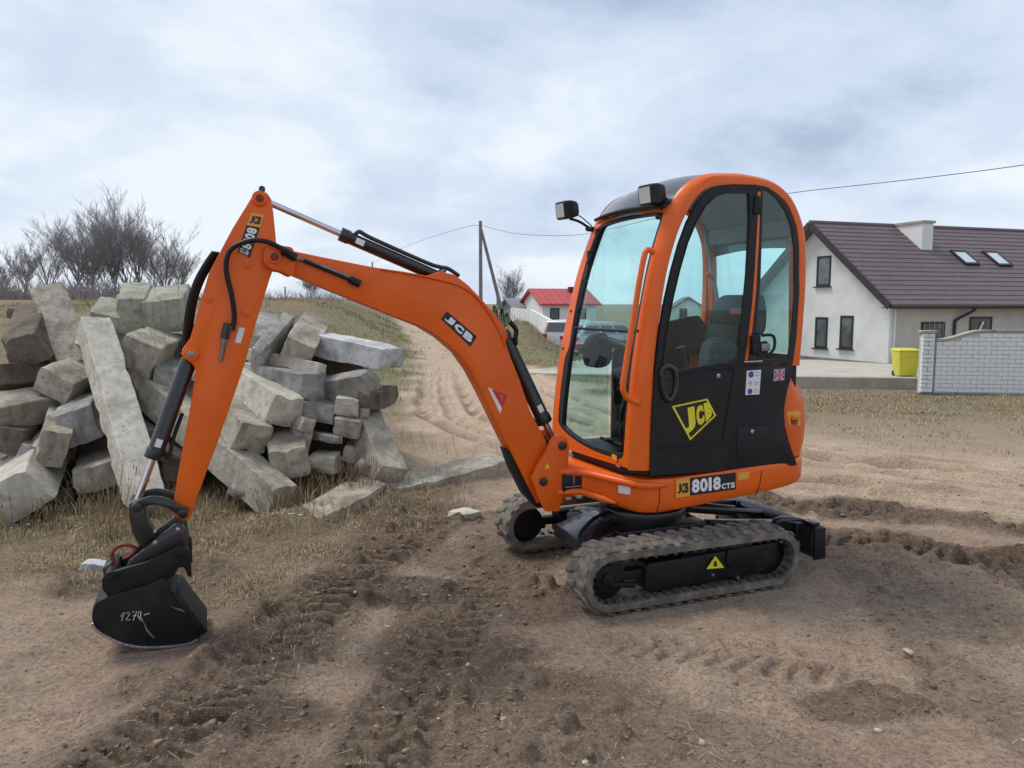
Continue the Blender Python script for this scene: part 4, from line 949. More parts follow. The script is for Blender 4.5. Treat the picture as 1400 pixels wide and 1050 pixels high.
# yellow outlined emblem on the door
eo = S(.493, [(918.5, 555.5), (967, 545), (979, 568), (943.5, 602)]); cxe = sum(p[0] for p in eo)/4; cze = sum(p[1] for p in eo)/4
ei = [(cxe+(x-cxe)*.90, cze+(z-cze)*.90) for x, z in eo]
w = MB(); w.ring(eo, ei, .492, .4945, 40); w.build('emblem_outline', M['yellow'], DR, 0)
w = MB(); w.prism(ei, .492, .4938); w.build('emblem_plate', M['decal_black'], DR, 0)
for ch, qd in (('J', [(937, 595.5), (951.5, 586), (949, 555), (933.5, 558.5)]), ('C', [(953.5, 585.5), (964, 577), (961, 552.3), (950.5, 555)]), ('B', [(965.5, 577), (975, 567.5), (970, 549), (962, 551)])):
    q = [(cxe+(x-cxe)*.97, cze+(z-cze)*.97) for x, z in S(.494, qd)]
    lettering([(ch, 0, 0, 1, 1)], Q3(q, .4952), M['yellow'], DR, bold=.075)
# pillar strip, hinge, rear quarter glass
w = MB(); w.prism(S(.48, [(1035, 262), (1039.5, 262), (1037, 330), (1033, 400), (1026, 470), (1021, 496), (1014, 496), (1020, 460), (1027, 400), (1032, 330)]), .462, .486); w.build('door_pillar', M['orange_cab'], HN, 30, .004)
w = MB(); w.prism(S(.49, [(1031, 268), (1042, 268), (1041, 293), (1029, 293)]), .484, .502); w.build('door_hinge', M['black'], DR, 30, .005)
rg_o = S(.48, [(1037, 253), (1050, 256), (1063, 265), (1076, 280), (1086, 302), (1092, 335), (1093, 400), (1089, 460), (1084, 497), (1016, 500), (1026, 450), (1034, 380), (1037, 310)])
rg_i = S(.48, [(1043, 259), (1052, 262), (1063, 272), (1074, 288), (1082, 309), (1086.5, 340), (1087, 400), (1083, 455), (1078, 490), (1026, 493), (1034, 445), (1040, 380), (1042, 310)])
w = MB(); w.ring(rg_o, rg_i, .466, .480, 60); QS = w.build('quarter_window_frame', M['seal'], HN, 40)
w = MB(); w.prism(rg_i, .471, .476); w.build('quarter_glass', M['glass'], QS, 0)
w = MB(); c_ = S3(.5, [(1038, 476)])[0]; w.box(c_, (.11, .03, .07), Matrix.Rotation(R(8), 3, 'Y')); w.box(c_+Vector((.03, .0, .05)), (.06, .03, .05)); LT = w.build('door_latch', M['black'], DR, 30, .008)
w = MB(); w.tube(crom([c_+Vector((-.04, .02, -.05)), c_+Vector((-.09, .02, .0)), c_+Vector((-.08, .02, .07)), c_+Vector((-.0, .02, .075))], 5), .009, 8); w.build('latch_lever', M['black'], LT, 60)
w = MB(); w.box(c_+Vector((-.03, .018, .005)), (.06, .014, .045)); w.build('latch_plate', M['steel'], LT, 30, .006)
w = MB(); w.tube(S3(.497, [(1017, 495), (1042, 494)]), .006, 8); w.build('latch_rod', M['bright_steel'], LT, 30)
# black side panel behind the door
sp_ = S(.485, [(1014, 500), (1084, 499), (1084, 508), (1076, 535), (1072, 560), (1073, 580), (1079, 605), (1090, 636), (991, 643), (1005, 562), (1010, 530)])
w = MB(); w.prism(sp_, .455, .489); PN = w.build('side_panel', M['black'], EX, 35, .006)
ha = S(.489, [(1008, 584), (1049, 581), (1047, 624), (1006, 628)])
w = MB(); w.prism(ha, .489, .494); HT = w.build('filler_hatch', M['black'], PN, 30, .004)
x_, z_ = S(.495, [(1028, 590)])[0]; w = MB(); w.cyl((x_, .492, z_), (x_, .50, z_), .013, 14); w.build('hatch_lock', M['bright_steel'], HT, 30, .002)
q = S(.49, [(1019, 540), (1038, 539), (1040.5, 505.5), (1021, 507)]); plate('safety_label', q, .4892, M['white'], PN)
A_, B_, C_, D_ = [Vector((x, .4916, z)) for x, z in q]
def onq(u, v): return A_*(1-u)*(1-v)+B_*u*(1-v)+C_*u*v+D_*(1-u)*v
for u, v, r_ in ((.3, .84, .019), (.3, .48, .012), (.3, .14, .017)):
    w = MB(); p = onq(u, v); w.cyl(p, p+Vector((0, .001, 0)), r_, 16); w.build('label_symbol', M['blue'] if r_ > .015 else M['grey_print'], PN, 0)
w = MB()
for v in (.9, .78, .5, .42, .2, .1):
    a, b = onq(.56, v), onq(.9, v); w.bar(a, b, .001, .006, (0, 0, 1))
tag(w.build('label_text_line', M['grey_print'], PN, 0), kind='stuff')
q = S(.49, [(1057.5, 521), (1072, 519.5), (1073, 504), (1058.5, 505)]); plate('flag_sticker', q, .4892, M['white'], PN)
A_, B_, C_, D_ = [Vector((x, .4914, z)) for x, z in q]
def quad_at(name, pts, m, lift):
    w = MB(); P = [onq(*p)+Vector((0, lift, 0)) for p in pts]; w.add(P, [(0, 1, 2, 3)]); return w.build(name, m, PN, 0)
for (u0, v0, u1, v1) in ((.02, .62, .40, .98), (.60, .62, .98, .98), (.02, .02, .40, .38), (.60, .02, .98, .38)): quad_at('flag_blue', [(u0, v0), (u1, v0), (u1, v1), (u0, v1)], M['blue'], .0)
for s_ in (0, 1):
    a = [(.0, .0), (.14, .0), (1, .86), (1, 1)] if s_ == 0 else [(0, 1), (0, .86), (.86, 0), (1, .0)]
    quad_at('flag_white_saltire', [(0, 0), (.2, 0), (1, 1), (.8, 1)] if s_ == 0 else [(0, 1), (.2, 1), (1, 0), (.8, 0)], M['white'], .0005+.0004*s_)
    quad_at('flag_red_saltire', [(.06, 0), (.14, 0), (.94, 1), (.86, 1)] if s_ == 0 else [(.06, 1), (.14, 1), (.94, 0), (.86, 0)], M['pink'], .0013+.0003*s_)
quad_at('flag_cross', [(.40, 0), (.60, 0), (.60, 1), (.40, 1)], M['pink'], .002); quad_at('flag_cross', [(0, .40), (1, .40), (1, .60), (0, .60)], M['pink'], .0024)
# orange engine cover at the tail
def tail(z, k, dx_):
    P = [(-.60, .462)]+[(x+dx_*float(sstep(-.5, -.95, np.array(x))), y*k) for x, y in half if x <= -.60]
    full = P+[(x, -y) for x, y in reversed(P[:-1])]+[(-.60, -.462)]
    return [(x, y, z) for x, y in full]
w = MB(); w.loft([tail(.722, .962, .0), tail(.80, .968, -.02), tail(.92, .968, -.03), tail(1.03, .962, -.015), tail(1.12, .955, .02), tail(1.20, .94, .07), tail(1.26, .91, .13), tail(1.29, .86, .20)]); EC = w.build('engine_cover', M['orange'], EX, 45)
q = S(.46, [(1075.5, 581), (1094, 582.5), (1094, 561), (1074, 563)])
w = MB()
def on_tail(px, py):
    best = None
    for yy in np.linspace(.30, .47, 60):
        x, z = S(yy, [(px, py)])[0]; T = tail(z, .968, -.02)[:30]
        ty = np.interp(-x, [-p[0] for p in T[:28] if p[1] > 0], [p[1] for p in T[:28] if p[1] > 0]); d = abs(ty-yy)
        if best is None or d < best[0]: best = (d, x, yy, z)
    return Vector(best[1:])
n_ = Vector((-.25, 1, 0)).normalized()*.004
for nm, pts, m_ in (('amber_sticker', [(1075.5, 570), (1093.5, 570), (1093.5, 561), (1075, 562.5)], 'amber'), ('amber_sticker', [(1078, 581), (1093, 582), (1093.5, 571.5), (1076, 571.5)], 'amber')):
    P = [on_tail(*p)+n_ for p in pts]; w = MB(); w.add(P+[p+n_*.5 for p in P], [(0, 1, 2, 3), (7, 6, 5, 4), (0, 4, 5, 1), (1, 5, 6, 2), (2, 6, 7, 3), (3, 7, 4, 0)]); w.build(nm, M[m_], EC, 0)
P = [on_tail(*p)+n_*1.7 for p in [(1081, 580), (1090, 580.7), (1090, 573), (1080, 573)]]
lettering([('1', 0, 0, .2, 1), ('0', .28, 0, .62, 1), ('7', .68, 0, 1, 1)], P, M['decal_black'], EC, bold=.02)

# far side wall, rear wall, interior
w = MB(); w.prism([(-.80, .73), (-.03, .73), (-.03, 1.32), (-.05, 1.344), (-.80, 1.344)], -.478, -.45); FW = w.build('far_side_wall', M['black'], EX, 30, .004)
w = MB(); w.box((-.22, -.462, 1.365), (1.10, .035, .04)); w.build('window_rail', M['orange_cab'], FW, 30, .006)
w = MB(); w.prism([(.36, .76), (.0, .76), (.0, 1.34), (.30, 1.34)], -.466, -.461); w.build('side_glass', M['glass'], FW, 0)
w = MB(); w.prism([(.30, 1.39), (.24, 1.72), (.12, 2.05), (-.02, 2.26), (-.12, 2.31), (-.60, 2.28), (-.72, 2.10), (-.76, 1.9), (-.76, 1.39)], -.466, -.461); w.build('side_glass', M['glass'], FW, 0)
w = MB(); w.box((-.785, 0, 1.03), (.035, .86, .62)); RW = w.build('rear_wall', M['black'], EX, 30, .004)
w = MB(); w.box((-.80, 0, 1.72), (.005, .82, .74)); w.build('rear_glass', M['glass'], RW, 0)
for s_ in (1, -1):
    w = MB(); w.bar((-.79, s_*.405, 1.34), (-.76, s_*.405, 2.08), .035, .045, (0, 1, 0)); w.build('rear_pillar', M['orange_cab'], RW, 30, .006)
w = MB(); w.box((-.745, 0, 2.10), (.03, .80, .10)); w.build('rear_header', M['lining'], RW, 30, .006)
w = MB(); w.box((-.2, 0, .742), (1.0, .84, .02)); FL = w.build('cab_floor', M['black'], EX, 0)
# seat
w = MB(); w.box((-.40, .0, 1.02), (.46, .46, .14)); SE = w.build('seat_cushion', M['seat'], EX, 40, .04, 3)
w = MB(); w.box((-.40, 0, .85), (.40, .38, .22)); w.build('seat_base', M['black'], SE, 30, .02)
rot = Matrix.Rotation(R(-10), 3, 'Y')
w = MB(); w.box((-.63, 0, 1.33), (.12, .46, .52), rot); w.build('seat_back', M['seat'], SE, 40, .045, 3)
w = MB(); w.box((-.555, 0, 1.32), (.03, .30, .40), rot); w.build('seat_panel', M['seat'], SE, 40, .014)
w = MB(); w.prism(crom([(-.62, 1.46), (-.60, 1.58), (-.66, 1.68), (-.74, 1.70), (-.77, 1.58), (-.75, 1.46)], 4, True), -.19, .19); w.build('head_rest', M['seat'], SE, 40, .03)
w = MB(); w.box((-.60, .10, 1.60), (.012, .12, .035), rot); w.build('head_rest_print', M['pink'], SE, 0)
for s_ in (1, -1):
    w = MB(); w.prism(crom([(-.62, .80), (-.62, 1.16), (-.30, 1.22), (-.06, 1.24), (-.02, 1.16), (-.14, 1.05), (-.24, .80)], 3, True), s_*.36-.075, s_*.36+.065); CN = w.build('armrest_console', M['black'], EX, 40, .02)
    w = MB(); w.tube(crom([(-.08, s_*.34, 1.22), (-.06, s_*.34, 1.32), (-.03, s_*.335, 1.40)], 4), [.034, .03, .026, .02, .018, .018, .022, .026, .028][:9], 10); w.build('joystick', M['black'], CN, 50)
w = MB(); w.prism(crom([(-.55, 1.17), (-.52, 1.33), (-.40, 1.44), (-.28, 1.42), (-.25, 1.28), (-.30, 1.18)], 4, True), .20, .30); w.build('folded_cover', M['seat_grey'], SE, 50, .03)
w = MB(); w.prism(crom([(.20, 1.24), (.23, 1.32), (.21, 1.42), (.13, 1.46), (.07, 1.40), (.08, 1.26)], 4, True), -.40, -.29); w.tube([(.15, -.38, 1.34), (.24, -.44, 1.34)], .022, 8); DS = w.build('dash_column', M['black'], EX, 40, .015)
w = MB(); w.tube(crom([(.16, -.33, 1.40), (.16, -.2, 1.42), (.10, .05, 1.37), (.10, .25, 1.38)], 5), .026, 10); w.build('dash_bar', M['black'], DS, 50)
w = MB(); w.box((.16, -.30, 1.36), (.10, .14, .12)); w.build('monitor', M['black'], DS, 40, .02)
w = MB(); w.box((.11, .13, 1.40), (.07, .10, .05)); w.build('cab_lamp', M['steel'], DS, 40, .012)
w = MB(); w.prism(crom([(.06, .76), (.10, 1.10), (.12, 1.35), (.04, 1.37), (-.04, 1.2), (-.06, .76)], 4, True), .10, .22); DP = w.build('pedal_column', M['black'], EX, 40, .015)
for y in (.06, .12, .28):
    w = MB(); w.tube(crom([(.18, y, .76), (.20, y, .95), (.16, y+.01, 1.15), (.15, y+.015, 1.28)], 4), .011, 8); w.build('travel_lever', M['black'], DP, 60)
for y in (.0, .18):
    w = MB(); w.box((.22, y, .80), (.14, .09, .02), Matrix.Rotation(R(-25), 3, 'Y')); w.build('pedal', M['black'], DP, 30, .004)
w = MB(); w.tube(crom([Vector((-.74, -.33, 1.40)), Vector((-.735, -.33, 1.78)), Vector((-.72, -.32, 1.83)), Vector((-.66, -.31, 1.85))], 6), .015, 10); w.build('rear_grab_rail', M['orange_cab'], RW, 60)
w = MB(); w.tube([(-.72, -.43, 2.16), (-.74, -.2, 1.42)], .014, 8); w.build('gas_strut', M['lining'], RW, 40)

w = MB(); w.prism(crom([(-.74, .80), (-.74, 1.50), (-.50, 1.54), (-.26, 1.46), (-.20, 1.30), (-.20, .80)], 3, True), -.445, -.40); w.build('dark_fill_panel', M['black'], FW, 40, .01)  # added black panel, only darkens the low view through the door
# work lamps on the front corners of the roof
for yy, pc, br in ((.36, (893, 266), [(900, 276), (905, 286), (903, 295)]), (-.44, (776.5, 287), [(779, 299), (792, 303), (806, 312)])):
    x_, z_ = S(yy, [pc])[0]; rt = Matrix.Rotation(R(6 if yy > 0 else 4), 3, 'Z') @ Matrix.Rotation(R(8), 3, 'Y')
    w = MB(); P = []
    for xx, ww, hh in ((.058, .058, .052), (.046, .062, .057), (.0, .060, .056), (-.045, .048, .046), (-.062, .032, .034)):
        ring = [(xx, ww*c_, hh*s2) for c_, s2 in ((-.82, -1), (.82, -1), (1, -.82), (1, .82), (.82, 1), (-.82, 1), (-1, .82), (-1, -.82))]
        P.append([Vector((x_, yy, z_))+rt @ Vector(p) for p in ring])
    w.loft(P); LM = w.build('work_lamp', M['black'], EX, 40)
    w = MB(); w.box(Vector((x_, yy, z_))+rt @ Vector((.059, 0, 0)), (.004, .098, .086), rt); w.build('lamp_lens', M['lens'], LM, 0, .001)
    w = MB(); w.tube(crom(S3(yy, br), 4), .009, 8); w.tube([Vector(S3(yy, [br[-1]])[0])+Vector((.0, -.03, 0)), Vector(S3(yy, [br[-1]])[0])+Vector((-.01, .03, -.01))], .018, 10); w.build('lamp_bracket', M['black'], LM, 50)
    w = MB(); w.tube(crom(S3(yy+.01, [(br[0][0]+8, br[0][1]-6), (br[0][0]+16, br[0][1]-2), (br[2][0]+3, br[2][1]-3)]), 4), .004, 6); w.build('lamp_cable', M['hose'], LM, 50)

# ------------------------------------------------------------------ heap of broken concrete beams and blocks
def concrete(name, c, c2, dark):
    m, t, b = new_mat(name); N = t.nodes; b.inputs['Roughness'].default_value = .93; b.inputs['Specular IOR Level'].default_value = .25
    tcn = N.new('ShaderNodeTexCoord')
    def noise(s, d=7, r=.65):
        n = N.new('ShaderNodeTexNoise'); n.inputs['Scale'].default_value = s; n.inputs['Detail'].default_value = d; n.inputs['Roughness'].default_value = r
        t.links.new(tcn.outputs['Object'], n.inputs['Vector']); return n.outputs[0]
    def mix(f, lo, hi, d, a, b_):
        r = N.new('ShaderNodeMapRange'); r.inputs[1].default_value = lo; r.inputs[2].default_value = hi; r.inputs[4].default_value = d; t.links.new(f, r.inputs[0])
        n = N.new('ShaderNodeMix'); n.data_type = 'RGBA'; t.links.new(r.outputs[0], n.inputs[0])
        for k, v in ((6, a), (7, b_)):
            if isinstance(v, tuple): n.inputs[k].default_value = (*v, 1)
            else: t.links.new(v, n.inputs[k])
        return n.outputs[2]
    col = mix(noise(4), .36, .62, 1, c, c2)
    col = mix(noise(2.6, 8, .7), .50, .66, .85, col, dark)
    col = mix(noise(15, 9, .8), .52, .66, .8, col, tuple(v*.45 for v in c))
    col = mix(noise(60, 4), .62, .74, .5, col, tuple(min(.62, v*1.35) for v in c))
    v = N.new('ShaderNodeTexVoronoi'); v.inputs['Scale'].default_value = 17; t.links.new(tcn.outputs['Object'], v.inputs['Vector'])
    pit = N.new('ShaderNodeMath'); pit.operation = 'ADD'; t.links.new(v.outputs[0], pit.inputs[0]); sc_ = N.new('ShaderNodeMath'); sc_.operation = 'MULTIPLY'; t.links.new(noise(3.2), sc_.inputs[0]); sc_.inputs[1].default_value = .8; t.links.new(sc_.outputs[0], pit.inputs[1])
    col = mix(pit.outputs[0], .56, .44, .7, col, tuple(q*.28 for q in c))
    wv = N.new('ShaderNodeTexNoise'); wv.inputs['Scale'].default_value = 5; wv.inputs['Detail'].default_value = 6; mp = N.new('ShaderNodeMapping'); mp.inputs['Scale'].default_value = (2.4, 2.4, .35)
    t.links.new(tcn.outputs['Object'], mp.inputs[0]); t.links.new(mp.outputs[0], wv.inputs['Vector']); col = mix(wv.outputs[0], .52, .68, .6, col, dark)
    t.links.new(col, b.inputs['Base Color'])
    ad_ = N.new('ShaderNodeMath'); ad_.operation = 'ADD'; t.links.new(noise(48, 8, .75), ad_.inputs[0]); t.links.new(v.outputs[0], ad_.inputs[1])
    bp = N.new('ShaderNodeBump'); bp.inputs['Strength'].default_value = .55; bp.inputs['Distance'].default_value = .010
    t.links.new(ad_.outputs[0], bp.inputs['Height']); t.links.new(bp.outputs[0], b.inputs['Normal']); return m
CON = {'pale': concrete('pale_concrete', (.62, .58, .49), (.52, .48, .40), (.36, .32, .25)),
       'tan': concrete('tan_concrete', (.48, .435, .35), (.35, .312, .245), (.18, .157, .12)),
       'grey': concrete('grey_concrete', (.45, .44, .405), (.32, .31, .285), (.16, .153, .135)),
       'brown': concrete('brown_and_gap_shade_concrete', (.20, .165, .125), (.135, .11, .084), (.07, .057, .044)),  # brown pieces; tone darkened so fillers paint the shade of the gaps
       'light': concrete('light_concrete', (.64, .64, .63), (.52, .52, .51), (.30, .30, .29)),
       'moss': concrete('mossy_concrete', (.40, .40, .32), (.33, .325, .255), (.19, .185, .13))}
def block(name, label, A, B, w, h, m, roll=0, rough=1.0, group=None, taper=1.0, seed=None):
    """a broken length of concrete between two points; A is the end nearer the camera"""
    r_ = random.Random(hash(label) % 99991 if seed is None else seed)
    import zlib
    r_ = random.Random(zlib.crc32(label.encode()))
    A, B = at(*A), at(*B); a = (B-A); Ln = a.length; a.normalize()
    sd_ = a.cross(Vector((0, 0, 1))).normalized(); u = sd_.cross(a)
    rot = Matrix.Rotation(R(roll), 3, a); sd_, u = rot @ sd_, rot @ u
    cch = .07*min(w, h)/.3
    base = []
    nsd = 6                                    # points along each side of the section
    cs = [(-.5, -.5), (.5, -.5), (.5*r_.uniform(.86, 1), .5), (-.5*r_.uniform(.86, 1), .5)]
    for k in range(4):
        p, q = cs[k], cs[(k+1) % 4]
        for i in range(nsd):
            t = (i+.0)/nsd; t = t if i else .0
            tt = .035+.93*i/(nsd-1)
            base.append(((p[0]*(1-tt)+q[0]*tt)*w, (p[1]*(1-tt)+q[1]*tt)*h))
    off = (r_.random()*90, r_.random()*90, r_.random()*90)
    from mathutils import noise as mn
    def dis(p, s, k): return mn.noise(Vector((p.x*s+off[0], p.y*s+off[1], p.z*s+off[2]+k)))
    nl = max(5, min(22, int(Ln/.09))); rings = []
    tilt = [r_.uniform(-.13, .13)*h for _ in range(4)]
    for i in range(nl+1):
        t = i/nl; end = 0 if 0 < i < nl else 1
        sc = (1+(taper-1)*t)*(1-.06*end*rough); ring = []
        for x, z in base:
            ex = 0
            if t < .25: ex = (tilt[0]*x/w+tilt[1]*z/h)*(1-t/.25)
            if t > .75: ex = (tilt[2]*x/w+tilt[3]*z/h)*(t-.75)/.25
            p = A+a*(Ln*t+ex)+sd_*x*sc+u*z*sc
            n3 = Vector((dis(p, 3.0, 0), dis(p, 3.0, 7), dis(p, 3.0, 13)))*.007+Vector((dis(p, 9, 3), dis(p, 9, 9), dis(p, 9, 17)))*.004+Vector((dis(p, 26, 3), dis(p, 26, 9), dis(p, 26, 17)))*.0035
            chip = max(0, dis(p, 5, 40)-.25)*.09; n3 -= (sd_*x/w+u*z/h)*chip; ring.append(p+n3*rough*(1+1.6*end))
        rings.append(ring)
    mb = MB(); n = len(base); mb.loft(rings, cap=False)
    for i, R_ in ((0, rings[0]), (nl, rings[-1])):   # rough broken ends
        c = sum(R_, Vector())/n; mids = []; inner = []
        dirn = -a if i == 0 else a
        for sc, bulge in ((.66, .012), (.33, .02)):
            inner.append([c+(p-c)*sc+dirn*(bulge+.022*rough*dis(p+(c-p)*(1-sc), 10, 5)) for p in R_])
        allr = [R_]+inner; k0 = len(mb.v)
        for q in allr: mb.v += q
        mb.v.append(c+dirn*.02)
        for l in range(2):
            for j in range(n):
                jj = (j+1) % n; mb.f.append((k0+l*n+j, k0+l*n+jj, k0+(l+1)*n+jj, k0+(l+1)*n+j))
        for j in range(n): mb.f.append((k0+2*n+j, k0+2*n+(j+1) % n, k0+3*n))
    cen = (A+B)/2
    mb.v = [v-cen for v in mb.v]
    o = mb.build(name, CON[m], None, 30); o.location = cen
    tag(o, label, 'concrete '+name.split('_')[1], group or 'broken concrete heaped behind the excavator'); return o
